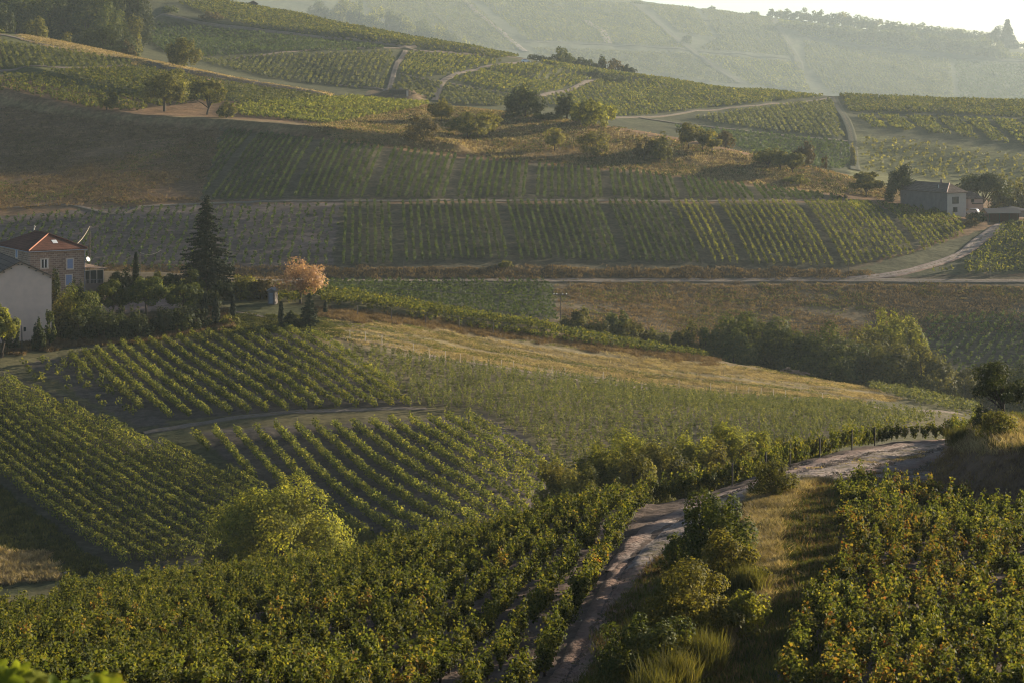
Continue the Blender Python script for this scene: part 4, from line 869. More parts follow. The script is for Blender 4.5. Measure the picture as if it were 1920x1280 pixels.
# below the brow
tr('great round sunlit tree standing in the valley', 520, None, 911, 256, 'round', 'bright', Y=158, dens=1.6, lsm=1.3)
bu('tall weedy bush at the right foot of the great round tree', 612, None, 985, 60, 'bush', 'bright', Y=150); bu('low bush at the left foot of the great round tree', 412, None, 1020, 60, 'bush', 'olive', Y=152)
for lb, px, tp, wd, yy, mt in [('golden olive tree leftmost behind the brow',1062,872,112,138,'gold'),('tree second from left behind the brow',1126,842,126,143,'bright'),('tall olive tree behind the brow row',1190,818,130,150,'bright'),('dark tree behind the brow row',1240,824,120,144,'olive'),('leafy tree behind the staked row',1296,814,124,150,'bright'),
      ('brightest tree behind the staked row',1366,792,112,156,'bright'),('small bright tree right of the brightest one',1420,802,84,158,'bright'),('low green tree behind the stakes',1338,826,96,146,'gold'),('low olive tree near the right end behind the row',1466,812,96,162,'olive'),('pale tree last behind the staked row',1520,812,96,170,'olive'),
      ('low dark tree close under the brow',1100,882,104,132,'olive'),('dense dark tree close under the brow in the middle',1200,856,124,135,'olive'),('low bright bush close under the brow at right',1400,826,96,143,'gold')]:
    tr(lb, px, None, tp+(0 if px < 1215 else 12), wd, 'round', mt, Y=yy, dens=1.6, lsm=1.15)
tr('dark open tree on top of the grassy bank', 1882, None, 682, 112, 'vase', 'dark', Y=104, dens=.6, lsm=1.2)
bu('brownish shrub at the foot of the tree on the bank', 1872, None, 770, 80, 'bush', 'olive', Y=97, dens=.8)
bu('dark shrub left of the tree on the bank', 1842, None, 760, 34, 'bush', 'dark', Y=103)
# bushes beside the track
bu('small rounded bush on the grass above the track bend', 1450, 932, 868, 88, 'round', 'olive', Y0=60, Y1=120, lsm=.9)
bu('dark dense bush beside the track bend', 1345, 1072, 922, 130, 'round', 'green', Y0=60, Y1=110, dens=1.1)
bu('olive feathery bush in front of the dark dense bush', 1376, 1100, 1000, 132, 'round', 'gold', Y0=60, Y1=110)
bu('largest leafy bush in the grass strip', 1304, 1198, 1056, 216, 'round', 'gold', Y0=55, Y1=110, dens=1.1)
bu('shaded bush lowest on the left of the grass strip', 1212, 1285, 1165, 170, 'round', 'green', Y0=50, Y1=110)
bu('small bush at the left side of the dark dense bush', 1268, 1070, 1000, 60, 'round', 'green', Y0=60, Y1=110)

bu('low pale green bush at the right side of the largest leafy bush', 1404, 1182, 1108, 78, 'round', 'bright', Y0=55, Y1=110)
bu('low pale green bush under the shaded lowest bush', 1290, 1270, 1196, 96, 'round', 'bright', Y0=50, Y1=110)
# ------------------------------------------------------------------ grass
def blades(P, nb, h, wb, lean=.35, spread=.12):
    n = len(P)*nb; k = np.repeat(np.arange(len(P)), nb)
    b = P[k]+np.column_stack([rng.normal(size=n)*spread, rng.normal(size=n)*spread, np.full(n, -.03)])
    th = rng.uniform(0, 6.283, n); hh = h*rng.uniform(.5, 1.25, n); l = rng.normal(size=(n,2))*lean*hh[:, None]
    sd = np.column_stack([np.cos(th), np.sin(th), np.zeros(n)])*(wb*rng.uniform(.6, 1.3, n))[:, None]
    tip = b+np.column_stack([l, hh])
    mid = b+np.column_stack([l*.35, hh*.6])
    V = np.stack([b-sd*.5, mid+sd*.45, tip, mid-sd*.45], 1).reshape(-1, 3)
    return V, np.arange(n*4).reshape(n, 4)
def scatter(poly, Y0, Y1, n, mask=None):
    w_ = P2(poly, Y0, Y1); lo = w_.min(0)-2; hi = w_.max(0)+2; out = []; m = 0
    for _ in range(60):
        p = rng.uniform(lo, hi, (n*2, 2)); p = p[(p[:,1] > Y0) & (p[:,1] < Y1)]
        px = 960+F*p[:,0]/p[:,1]; py = HY-zat(p[:,0], p[:,1])*F/p[:,1]
        jx_ = px+26*fbm(p[:,0]*.5, p[:,1]*.5, 11, 3)*1.2; jy_ = py+16*fbm(p[:,0]*.5, p[:,1]*.5, 12, 3)*1.2
        k = inpoly(poly, jx_, jy_)
        if mask is not None: k &= mask(p, px, py)
        out.append(p[k]); m += k.sum()
        if m >= n: break
    return onground(np.concatenate(out)[:n])
def patchy(s, t, seed): return lambda p, px, py: fbm(p[:,0]*s, p[:,1]*s, seed, 3)+.5 > t+rng.normal(size=len(p))*.06
def streaky(t, seed): return lambda p, px, py: fbm(p[:,0]*.06+p[:,1]*.02, p[:,1]*.55-p[:,0]*.12, seed, 3)+.5 > t+rng.normal(size=len(p))*.05
def grass(label, poly, Y0, Y1, n, nb, h, wb, mat, mask=None, lean=.35, spread=.12):
    V, q = blades(scatter(poly, Y0, Y1, n, mask), nb, h, wb, lean, spread); stuff('grass', V, q, M[mat], label, 'grass')
nostr = lambda p, px, py: ~inpoly(DRY, px, py)
grass('short green grass on the shaded verge strip', STRIP, 50, 124, 9000, 7, .20, .035, 'blade_green', nostr)
grass('dry stalks mixed through the verge strip', STRIP, 50, 124, 1800, 5, .34, .022, 'blade_brown', nostr)
grass('golden dry grass down the middle of the verge', DRY, 50, 124, 7500, 7, .30, .03, 'blade_dry', None, .45)
grass('greener blades mixed into the golden verge', DRY, 50, 124, 1200, 7, .28, .032, 'blade_green', patchy(.5,.46,60), .45)
grass('green tufts along the verge bushes', [(1240,1090),(1390,1030),(1400,1120),(1330,1250),(1250,1300),(1100,1300)], 50, 124, 1600, 8, .42, .03, 'blade_green', None, .4)
BANKP = [(1778,838),(1752,872),(1742,905),(1772,926),(1850,944),(1960,962),(2100,965),(2100,770),(1830,786)]
grass('brown dry grass on the face of the bank', BANKP, 78, 116, 4200, 6, .24, .03, 'blade_brown', patchy(.5,.45,62), .5)
grass('sunlit green grass on top of the bank', [(1800,800),(1830,788),(2100,740),(2100,850),(1930,856),(1850,840)], 84, 132, 9000, 6, .30, .035, 'blade_green')
grass('golden stalks along the edge of the bank', [(1785,836),(1800,800),(1850,790),(2000,800),(2000,860),(1880,856),(1800,850)], 84, 120, 2600, 6, .5, .028, 'blade_dry', None, .45)
grass('weeds growing between the near vines', [(1440,1300),(1520,1160),(1580,1010),(1590,930),(1650,930),(1640,1100),(1600,1300)], 50, 100, 1500, 6, .25, .035, 'blade_green', patchy(.4,.5,40))
grass('grass tufts along the middle of the stony track', [(1480,886),(1600,868),(1720,858),(1740,850),(1640,860),(1500,878)], 70, 122, 330, 6, .12, .04, 'blade_dry', patchy(.8,.55,41))
grass('green edge of the stony track', [(1203,1078),(1275,1022),(1345,988),(1415,938),(1490,912),(1620,896),(1740,880),(1620,906),(1480,925),(1420,950),(1350,1000),(1215,1090)], 60, 122, 1500, 6, .2, .035, 'blade_brown', patchy(.5,.42,42))
grass('dry grass at the lower left under the dense rows', [(-100,1030),(0,1030),(90,1042),(120,1085),(-100,1110)], 130, 230, 2600, 5, .45, .09, 'blade_dry', None, .5)
grass('dark green grass at the lower left corner of the valley', [(-100,880),(0,912),(210,1072),(120,1085),(90,1042),(0,1030),(-100,1030)], 130, 250, 4500, 5, .35, .09, 'blade_green')
grass('weeds in the valley at the foot of the rows', [(630,1000),(830,1000),(1000,960),(980,1010),(700,1030),(400,1085),(380,1060)], 130, 200, 3000, 5, .35, .09, 'blade_green')
grass('mown dry stubble of the hay field', HAY, 250, 302, 15000, 4, .20, .13, 'blade_dry', streaky(.44,43), .6, .3)
grass('green regrowth in the hay field', HAY, 250, 302, 5500, 4, .18, .14, 'blade_green', streaky(.53,44), .5, .3)
grass('dry grass on the ditch bank above the hay field', [(590,575),(760,590),(1000,622),(1360,672),(1340,684),(1000,640),(760,610),(600,598)], 258, 306, 5500, 5, .38, .11, 'blade_brown', None, .4, .2)
grass('lawn and rough grass around the cypresses', [(420,590),(600,590),(660,640),(560,618),(420,626),(250,645),(150,640)], 245, 300, 6500, 4, .22, .12, 'blade_green', None, .5, .25)
grass('rough dry growth on the bank below the houses', [(0,635),(110,622),(420,580),(440,615),(240,645),(0,665)], 242, 285, 6000, 5, .45, .12, 'blade_brown', None, .5, .2)
grass('rough brown grass on the shaded left slope', [(0,200),(420,246),(372,376),(0,395),(-150,395),(-150,190)], 405, 545, 12000, 4, .42, .26, 'blade_brown', patchy(.07,.4,45), .6, .5)
grass('green patches on the shaded left slope', [(0,200),(420,246),(372,376),(0,395),(-150,395),(-150,190)], 405, 545, 1800, 4, .4, .28, 'blade_green', patchy(.06,.6,46), .5, .5)
RID = [(560,240),(800,198),(960,208),(1200,252),(1560,322),(1700,366),(1660,374),(1200,322),(900,294),(640,264)]
grass('golden grass on the ridge of the far slope', RID, 460, 590, 9000, 4, .5, .26, 'blade_dry', patchy(.09,.46,47), .5, .5)
grass('olive grass on the ridge of the far slope', RID, 460, 590, 9000, 4, .5, .28, 'blade_green', patchy(.09,.42,48), .5, .5)
grass('brown grass on the ridge of the far slope', RID, 460, 590, 9000, 4, .5, .26, 'blade_brown', None, .5, .5)
grass('golden grass of the left ridge', [(30,60),(120,72),(310,104),(640,176),(640,184),(350,140),(60,82)], 560, 700, 5000, 4, .5, .3, 'blade_dry', None, .5, .5)
grass('brown grass below the lane', [(1040,532),(1920,534),(2100,536),(2100,600),(1720,640),(1500,690),(1040,604)], 340, 404, 12000, 4, .38, .2, 'blade_brown', patchy(.12,.38,49), .6, .4)
grass('olive tufts below the lane', [(1040,532),(1920,534),(2100,536),(2100,600),(1720,640),(1500,690),(1040,604)], 340, 404, 4500, 4, .38, .2, 'blade_green', patchy(.12,.5,50), .5, .4)
grass('dark verge grass on the bank above the lane', [(-100,500),(640,502),(1560,504),(1640,512),(1560,523),(640,523),(-100,518)], 362, 410, 7000, 4, .45, .2, 'blade_brown', None, .5, .4)
def stones(P, r):
    n = len(P); k = rng.uniform(.5, 1.5, n)*r; base = np.array([[1,0,0],[-.5,.87,0],[-.5,-.87,0],[.1,.1,.75]]); V = []
    th = rng.uniform(0, 6.28, n); c, s_ = np.cos(th), np.sin(th)
    for q in base: V.append(np.column_stack([(q[0]*c-q[1]*s_)*k, (q[0]*s_+q[1]*c)*k*rng.uniform(.6, 1, n), q[2]*k-.01])+P+[0,0,.03])
    V = np.stack(V, 1).reshape(-1, 3); o = np.arange(n)[:, None]*4
    return V, np.concatenate([o+[0,1,3], o+[1,2,3], o+[2,0,3]])
V, q = stones(scatter([(1200,1060),(1240,1005),(1312,950),(1400,905),(1500,874),(1600,852),(1720,838),(1770,838),(1740,885),(1640,892),(1500,905),(1400,940),(1300,1000),(1215,1075)], 60, 122, 5200), .055)
stuff('gravel', V, q, M['track'], 'loose stones and gravel on the track', 'gravel')
V, q = stones(scatter([(1010,1300),(1110,1170),(1165,1075),(1210,1060),(1180,1120),(1100,1300)], 50, 95, 900), .045)
stuff('gravel', V, q, M['track_pink'], 'small stones on the pinkish track', 'gravel')
V, q = stones(scatter(LEFT, 50, 118, 3500), .05); stuff('gravel', V, q, M['track_pink'], 'clods and stones between the near vines', 'gravel')
# broom tufts among the verge bushes
for lb, px, ba, hgt in [('feathery broom clump in front of the largest leafy bush',1318,1262,1.15),('feathery broom clump at the bottom of the grass strip',1268,1300,1.1),('feathery broom clump beside the golden grass',1400,1112,.9),('broom clump hanging over the left end of the bank',1802,838,1.0),('broom clump at the bottom edge beside the shaded bush',1225,1320,.9)]:
    p = hit(px, ba, 45, 122); V, q = blades(np.repeat([[0,0,0.]], 40, 0)+rng.normal(size=(40,3))*[.3,.3,0], 26, hgt, .025, .22, .12)
    o = obj('broom', mesh('broom', V, q, M['broom'])); o.location = p; tag(o, lb, 'broom bush')

# ------------------------------------------------------------------ buildings
def house(name, cat, label, px, Y, alpha, wd, L, H, rise, hip, wallm, roofm, zoff=0.0, over=.35, sink=1.5):
    x = Y*(px-960)/F; z = float(look(Z, px, Y))+zoff
    e = empty(name, (x, Y, z), R(alpha)); tag(e, label, cat)
    b = MB(); b.v = []
    if hip: b.add([(0,0,-sink),(wd,0,-sink),(wd,L,-sink),(0,L,-sink),(0,0,H),(wd,0,H),(wd,L,H),(0,L,H)], [(0,1,5,4),(1,2,6,5),(2,3,7,6),(3,0,4,7),(4,5,6,7)])
    else: b.add([(0,0,-sink),(wd,0,-sink),(wd,L,-sink),(0,L,-sink),(0,0,H),(wd,0,H),(wd,L,H),(0,L,H),(wd/2,0,H+rise),(wd/2,L,H+rise)], [(0,1,5,8,4),(1,2,6,5),(2,3,7,9,6),(3,0,4,7),(4,8,9,7),(8,5,6,9)])
    b.build('wall', wallm, e)
    o, k = over, rise/(wd/2); t = .16; dz = -o*k
    r = MB()
    if hip:
        hy = wd/2*.92
        top = [(-o,-o,H+dz+t),(wd+o,-o,H+dz+t),(wd+o,L+o,H+dz+t),(-o,L+o,H+dz+t),(wd/2,hy,H+rise+t),(wd/2,L-hy,H+rise+t)]
        r.add(top+[(v[0],v[1],v[2]-t) for v in top[:4]], [(0,1,4),(1,2,5,4),(2,3,5),(3,0,4,5),(0,6,7,1),(1,7,8,2),(2,8,9,3),(3,9,6,0),(6,9,8,7)])
    else:
        top = [(-o,-o,H+dz+t),(wd/2,-o,H+rise+t),(wd+o,-o,H+dz+t),(-o,L+o,H+dz+t),(wd/2,L+o,H+rise+t),(wd+o,L+o,H+dz+t)]
        r.add(top+[(v[0],v[1],v[2]-t*.95) for v in top], [(0,1,4,3),(1,2,5,4),(0,6,7,1),(1,7,8,2),(3,4,10,9),(4,5,11,10),(0,3,9,6),(2,8,11,5),(6,9,10,7),(7,10,11,8)])
    rf = r.build('roof', roofm, e)
    return e, rf
def window(e, face, u, zs, w_, h_, kind, wd=0, frame='surround', pane='glass'):
    """face 'end' lies at y=0, face 'side' at x=0, 'far' at x=wd"""
    def P(a, z, d): return (u+a, -d, z) if face == 'end' else (-d, u+a, z)
    def bx(mb, a0, a1, z0, z1, d0, d1):
        p, q = P(a0, z0, d0), P(a1, z1, d1); mb.box(tuple(min(i,j) for i,j in zip(p,q)), tuple(max(i,j) for i,j in zip(p,q)))
    f = MB(); s = .16
    bx(f, -w_/2-s, -w_/2, zs-s, zs+h_+s, -.05, .05); bx(f, w_/2, w_/2+s, zs-s, zs+h_+s, -.05, .05); bx(f, -w_/2, w_/2, zs+h_, zs+h_+s, -.05, .05); bx(f, -w_/2, w_/2, zs-s, zs, -.05, .08)
    o = f.build('window', M[frame], e)
    g = MB()
    if kind == 'shut':
        bx(g, -w_/2+.01, -.01, zs+.01, zs+h_-.01, .0, .04); bx(g, .01, w_/2-.01, zs+.01, zs+h_-.01, .0, .04); g.build('shutter', M['shutter'], o)
    else:
        bx(g, -w_/2+.005, w_/2-.005, zs+.005, zs+h_-.005, .0, .012); g.build('pane', M['opening_dark' if kind == 'hole' else 'glass'], o)
        if kind == 'open':
            c = MB(); bx(c, -.10, .04, zs+.02, zs+h_-.02, .014, .04); bx(c, -w_/2+.02, -w_/2+.07, zs+.02, zs+h_-.02, .014, .04); bx(c, w_/2-.14, w_/2-.02, zs+.02, zs+h_-.02, .014, .04); c.build('casement', M['whitepaint'], o)
        if kind == 'bars':
            c = MB(); bx(c, -.03, .03, zs+.02, zs+h_-.02, .014, .035); bx(c, -w_/2+.02, -.032, zs+h_*.48, zs+h_*.52, .014, .03); bx(c, .032, w_/2-.02, zs+h_*.48, zs+h_*.52, .014, .03); c.build('casement', M['post'], o)
    return o
def zrel(e, px_Y, py): return -(py-HY)*px_Y/F-e.location.z

# pale barn with the gable wall
e, rf = house('barn', 'barn', 'big pale rendered barn with a blank gable wall at the left edge', -23, 252, 25, 8.05, 13, 8.4, 2.05, False, M['render_wall'], M['greytile'])
dzb = zrel(e, 255, 515)
b = MB().box((4.5,-.03,1.55),(4.78,.05,2.1)); b.build('window', M['opening_dark'], e)
pu = MB()
for k in range(5): pu.box((.15+k*.9,-.3,8.26+k*.45),(.27+k*.9,-.003,8.38+k*.45)); pu.box((7.9-.12-k*.9,-.3,8.26+k*.45),(7.9-k*.9,-.003,8.38+k*.45))
pu.build('rafter', M['post'], e)
# stone house
Ys = 275
e, rf = house('stone_house', 'house', 'brown stone house with a red tiled hip roof and blue shutters', 57, Ys, 33, 7.75, 13, 1, 1.75, True, M['stone'], M['tile'])
He = zrel(e, Ys, 470)
for c in list(e.children): bpy.data.objects.remove(c)
bpy.data.objects.remove(e)
e, rf = house('stone_house', 'house', 'brown stone house with a red tiled hip roof and blue shutters', 57, Ys, 33, 7.75, 13, He, 1.75, True, M['stone'], M['tile'])
zr = lambda py, d=2: zrel(e, Ys+d, py)
ux = lambda px: (px-57)/87*7.75
window(e, 'end', ux(79.5), zr(502,1.5), .95, 1.15, 'open'); window(e, 'end', ux(121), zr(504,3), .8, 1.3, 'shut'); window(e, 'end', ux(119), zr(535,3), .85, 1.4, 'shut')
window(e, 'side', 5.6, zr(486), .8, 1.25, 'shut')
hy = 7.75/2*.92; o_ = .35; k_ = 1.75/(7.75/2)
rt = MB(); a = Vector((-o_, -o_, He-o_*k_+.2)); c_ = Vector((7.75/2, hy, He+1.75+.2)); d_ = Vector((7.75/2, 13-hy, He+1.95)); f_ = Vector((7.75+o_, -o_, He-o_*k_+.2))
rt.tube([a, c_], .095, 8); rt.build('ridge_tiles', M['ridgetile_lit'], rf)  # sunlight on this hip is painted in as a brighter orange
rt = MB(); rt.tube([c_, d_], .12, 8); rt.tube([c_, f_], .10, 8); rt.build('ridge_tiles', M['tile'], rf)
n_ = Vector((0, -k_*1.0, 1)).normalized()
sk_ = MB(); cx_, cy_ = 4.05, 1.55; zz = lambda y: He+.2+y*(1.75/hy); sk_.add([(cx_-.35,cy_-.4,zz(cy_-.4)),(cx_+.35,cy_-.4,zz(cy_-.4)),(cx_+.35,cy_+.4,zz(cy_+.4)),(cx_-.35,cy_+.4,zz(cy_+.4))]+[(cx_-.35,cy_-.4,zz(cy_-.4)-.2),(cx_+.35,cy_-.4,zz(cy_-.4)-.2),(cx_+.35,cy_+.4,zz(cy_+.4)-.2),(cx_-.35,cy_+.4,zz(cy_+.4)-.2)],[(0,1,2,3),(4,5,1,0),(5,6,2,1),(6,7,3,2),(7,4,0,3)]); sk_.build('skylight', M['whitepaint'], rf)
fn = MB().tube([d_, d_+Vector((0,0,.35))], [.14,.1], 8).tube([d_+Vector((0,0,.35)), d_+Vector((.1,0,.6)), d_+Vector((0,0,.8))], [.06,.14,.05], 8); fn.build('finial', M['palepost'], rf)
gu = MB().tube([(-.42,-.42,He-.2),(8.15,-.42,He-.2)], .07, 6).tube([(-.42,-.42,He-.2),(-.42,13.2,He-.2)], .07, 6).tube([(7.82,-.09,He-.25),(7.82,-.09,0)], .06, 6); gu.build('gutter', M['rail'], e)
ds = MB(); ds.tube([(8.0,.2,zr(490,4)),(8.3,-.1,zr(487,4))], .03, 5); ds.tube([(8.3,-.1,zr(487,4)),(8.32,-.14,zr(487,4)+.02)], [.32,.36], 14); ds.build('satellite_dish', M['whitepaint'], e)
# glazed veranda on its right
x0, x1, y0, y1 = 7.78, 10.9, .6, 4.2; zt_, zb_ = zr(507,6), zr(531,6)
v = MB().box((x0,y0,-1),(x1,y1,zb_)); vv = v.build('veranda', M['render_grey'], e)
p = MB()
for xx in (x0+.05, x0+1.05, x0+2.05, x1-.1): p.box((xx,y0,zb_),(xx+.09,y0+.09,zt_))
for yy in (y0+1.2, y0+2.4, y1-.1): p.box((x1-.1,yy,zb_),(x1-.01,yy+.09,zt_))
p.box((x0,y0-.01,zt_),(x1,y0+.1,zt_+.12)); p.box((x1-.11,y0+.1,zt_),(x1,y1,zt_+.12)); p.build('frame', M['surround'], vv)
MB().box((x0+.05,y0+.06,zb_+.002),(x1-.06,y0+.075,zt_-.002)).box((x1-.065,y0+.1,zb_+.002),(x1-.05,y1-.05,zt_-.002)).build('glazing', M['glass'], vv)
rl = MB(); rl.box((x0+.1,y0-.08,zb_+.5),(x1,y0-.04,zb_+.55))
for k in range(15): rl.box((x0+.15+k*.2,y0-.07,zb_+.02),(x0+.18+k*.2,y0-.045,zb_+.5))
rl.build('railing', M['rail'], vv)
MB().add([(x0,y0-.4,zt_+.45),(x1+.5,y0-.4,zt_+.13),(x1+.5,y1+.3,zt_+.13),(x0,y1+.3,zt_+1.0),(x0,y0-.4,zt_+.57),(x1+.5,y0-.4,zt_+.25),(x1+.5,y1+.3,zt_+.25),(x0,y1+.3,zt_+1.12)],[(3,2,1,0),(4,5,6,7),(0,1,5,4),(1,2,6,5),(2,3,7,6),(3,0,4,7)]).build('roof', M['greytile'], vv)
# farmhouse on the right
Yf = hitY(1776, 406, 430, 480)
e, rf = house('farmhouse', 'house', 'grey roofed farmhouse with a pale two window end wall', 1776, Yf, 27, 5.5, 17, zrel(empty('probe', (0,0,float(look(Z,1776,Yf)))), Yf, 361), 1.75, True, M['render_grey'], M['greytile'], over=.4)  # walls in a darker grey render than the pale end wall
bpy.data.objects.remove(bpy.data.objects['probe'])
Hf = -(361-HY)*Yf/F-e.location.z
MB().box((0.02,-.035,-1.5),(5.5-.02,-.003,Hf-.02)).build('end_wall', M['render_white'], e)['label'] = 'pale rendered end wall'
zf = lambda py: -(py-HY)*(Yf+1)/F-e.location.z
window(e, 'end', 2.35, zf(381), 1.5, 1.25, 'bars', frame='post'); window(e, 'end', 2.25, zf(397), .95, .85, 'hole', frame='post')
o = e.children[-1]
for c in e.children:
    if c.name.startswith('window'): c.location.y = -.05
MB().tube([(2.75, 5.5, Hf+1.7),(2.75,5.5,Hf+2.8)], [.3,.28], 4).build('chimney', M['render_grey'], rf); MB().tube([(1.0, 4.2, Hf+.5),(1.0,4.2,Hf+1.5)], .06, 6).build('flue', M['whitepaint'], rf)
MB().tube([(-.4,-.4,Hf+.05),(2.75,2.53,Hf+1.95)], .1, 6).build('ridge_tiles', M['render_wall'], rf)
dz_ = MB()
e, rf = house('annex', 'house', 'small pink walled annex with a grey roof right of the farmhouse', 1816, 470, 12, 3.6, 6, -(372-HY)*470/F-float(look(Z,1816,470)), 1.3, True, M['render_pink'], M['greytile'])
window(e, 'end', 1.0, -(379-HY)*470/F-e.location.z, .5, .8, 'hole', frame='post'); b = MB().box((.9,-.7,-(383-HY)*470/F-e.location.z),(3.4,-.003,-(381.5-HY)*470/F-e.location.z)); b.build('balcony', M['post'], e)
e, rf = house('shed', 'shed', 'grey shed with a wavy pale sheet roof at the right edge', 1876, 478, 8, 7.5, 6, -(396-HY)*478/F-float(look(Z,1876,478)), .9, True, M['render_grey'], M['sheetroof'])
Yo = 452; zo = float(look(Z, 1853, Yo))
e = empty('open_barn', (Yo*(1853-960)/F, Yo, zo), R(6)); tag(e, 'low open fronted barn with a sagging grey sheet roof', 'barn')
Ho = max(1.9, -(411-HY)*Yo/F-zo)
MB().box((0,4,-.6),(7.2,4.15,Ho)).box((0,0,-.6),(.15,4,Ho)).box((7.05,0,-.6),(7.2,4,Ho)).build('wall', M['redwood'], e)
for xx in (.2, 2.5, 4.8, 6.85): MB().box((xx,-.15,-.6),(xx+.16,0.0,Ho)).build('post', M['post'], e)
MB().add([(-.4,-.7,Ho+.02),(7.6,-.7,Ho+.02),(7.6,2,Ho+1.0),(-.4,2,Ho+1.0),(7.6,4.6,Ho+.05),(-.4,4.6,Ho+.05),(-.4,-.7,Ho+.1),(7.6,-.7,Ho+.1),(7.6,2,Ho+1.1),(-.4,2,Ho+1.1),(7.6,4.6,Ho+.13),(-.4,4.6,Ho+.13)],[(3,2,1,0),(5,4,2,3),(6,7,8,9),(9,8,10,11),(0,1,7,6),(4,5,11,10),(1,2,8,7),(2,4,10,8),(0,6,9,3),(3,9,11,5)]).build('roof', M['sheetroof'], e)
# concrete shelter on its mound
Yc = hitY(750, 181, 640, 760); zc0 = float(look(Z, 738, Yc))
e = empty('shelter', (Yc*(734-960)/F, Yc, zc0), R(4)); tag(e, 'dark concrete shelter on an earth mound', 'shelter')
MB().box((0,1.2,-.6),(6.2,5,2.1)).box((0,0,-.6),(.5,1.2,2.1)).box((2.9,0,-.6),(3.2,1.2,2.1)).build('wall', M['concrete'], e)
MB().box((-.3,-.4,2.103),(6.5,5.3,2.45)).build('roof', M['concrete'], e); MB().box((5.5,-.2,-.6),(6.2,1.19,2.1)).build('pillar', M['render_white'], e)
# hut on the back crest and little garden shed
e, rf = house('hut', 'hut', 'tiny dark stone hut on the sunlit crest at the top', 466, 990, 15, 4.5, 5, 1.4, 1.2, False, M['concrete'], M['greytile'])
e, rf = house('garden_shed', 'shed', 'little grey shed beside the rust tree', 502, 279.5, -15, 1.0, 1.3, 1.9, .3, False, M['render_grey'], M['rail'], over=.12)
MB().box((.25,-.02,.1),(.75,-.002,1.6)).build('door', M['rail'], e)

# ------------------------------------------------------------------ cars, poles, cables, posts
def car(px, py, rz, label, Y0, Y1, sc_=1.0, paint='carpaint'):
    p = hit(px, py, Y0, Y1); e = empty('parked_car', p, R(rz)); tag(e, label, 'car')
    e.scale = (sc_,)*3
    prof = [(-2.1,.35),(-2.1,.85),(-1.95,1.0),(-1.2,1.05),(1.1,1.02),(2.0,.85),(2.12,.6),(2.12,.35)]
    n = len(prof); b = MB().add([(x,-.82,z) for x,z in prof]+[(x,.82,z) for x,z in prof], [tuple(range(n))[::-1]]+[tuple(range(n,2*n))]+[(i,(i+1)%n,n+(i+1)%n,n+i) for i in range(n)]); b.build('body', M[paint], e)
    cab = [(-1.85,1.02),(-1.6,1.55),(-1.2,1.72),(.2,1.72),(1.1,1.03)]; n = 5
    c = MB().add([(x,-.78+.12*(z-1),z) for x,z in cab]+[(x,.78-.12*(z-1),z) for x,z in cab], [tuple(range(n))[::-1]]+[tuple(range(n,2*n))]+[(i,(i+1)%n,n+(i+1)%n,n+i) for i in range(n)]); cb = c.build('cabin', M[paint], e)
    for s in (-1, 1):
        g = MB().add([(-1.5,s*.76,1.1),(.75,s*.76,1.1),(.15,s*.715,1.6),(-1.4,s*.715,1.6)], [(0,1,2,3) if s < 0 else (3,2,1,0)]); g.build('window', M['glass'], cb)
    MB().add([(1.1,-.66,1.075),(1.1,.66,1.075),(.3,.62,1.68),(.3,-.62,1.68)], [(0,1,2,3)]).build('windscreen', M['glass'], cb)
    for x in (-1.3, 1.35):
        for s in (-1, 1): MB().tube([(x,s*.66,.33),(x,s*.86,.33)], .33, 14).build('wheel', M['rubber'], e)
    return e
car(986, 118, 8, 'small white car parked on the crest beside the hedge', 700, 1005)
car(1822, 403, 150, 'dull silver car half hidden by bushes beside the farmhouse', 440, 480, .85, 'rail')
def pole(px, base, top, label, Y=None, Y0=1, Y1=1000, rad=.09, mat='post', arm=False, name='utility_pole', cat='pole', group=None):
    Y = Y or hitY(px, base, Y0, Y1); z = float(look(Z, px, Y)); H = -(top-HY)*Y/F-z
    b = MB().tube([(0,0,-.4),(0,0,H)], [rad, rad*.75], 7)
    e = empty(name, (Y*(px-960)/F, Y, z)) if arm else b.build(name, M[mat]); e.location = (Y*(px-960)/F, Y, z); tag(e, label, cat, group)
    if arm:
        b.build('post', M[mat], e); MB().box((-1.1,-.06,H-.25),(1.1,.06,H-.12)).build('crossarm', M['post'], e)
        for x in (-1.05,-.6,.35,.95): MB().tube([(x,0,H-.12),(x,0,H+.0),(x,0,H+.06)], [.05,.09,.07], 8).build('insulator', M['porcelain'], e)
    return e, Vector((Y*(px-960)/F, Y, z+H))
_, tA = pole(168, None, 425, 'tall wooden pole behind the stone house', Y=289, rad=.11)
_, tB = pole(1051, None, 551, 'wooden pole with white insulators rising from the ravine', Y=319, arm=True, rad=.085)
for px, tp, nm in [(757,489,'leftmost'),(1036,495,'second from left'),(1316,487,'third from left'),(1591,489,'fourth from left'),(1856,491,'rightmost')]:
    pole(px, 527, tp, 'thin post beside the level lane, %s of five' % nm, Y=float(np.interp(px, [0,300,600,900,1200,1500,1750,1920], RD))+2.6, rad=.07)
_, tC = pole(263, None, 474, 'slim post by the cypress holding one end of a pale cable', Y=288, rad=.05); _, tD = pole(301, None, 470, 'slim post right of the cypress holding a pale cable', Y=288, rad=.05)
def wire(label, a, b, sag, rad, mat, name='cable', offs=((0,0),)):
    m_ = MB(); a = Vector(a); b = Vector(b)
    for ox, oz in offs:
        pts = [a.lerp(b, t/16)+Vector((ox,0,oz-sag*4*(t/16)*(1-t/16))) for t in range(17)]; m_.tube(pts, rad, 5)
    return tag(m_.build(name, M[mat]), label, 'cable')
wire('thick pale cable slung from the roof to the tall pole', (Ys*(124-960)/F, 281, -(459-HY)*281/F), tA, .35, .035, 'rope')
wire('short pale cable sagging between two slim posts', tC, tD, .42, .032, 'rope')
wire('long overhead wires crossing the valley to the ravine pole', tA+Vector((0,0,.1)), tB+Vector((0,0,-.05)), 3.0, .022, 'wire', 'overhead_wire', ((-.5,0),(.5,0)))
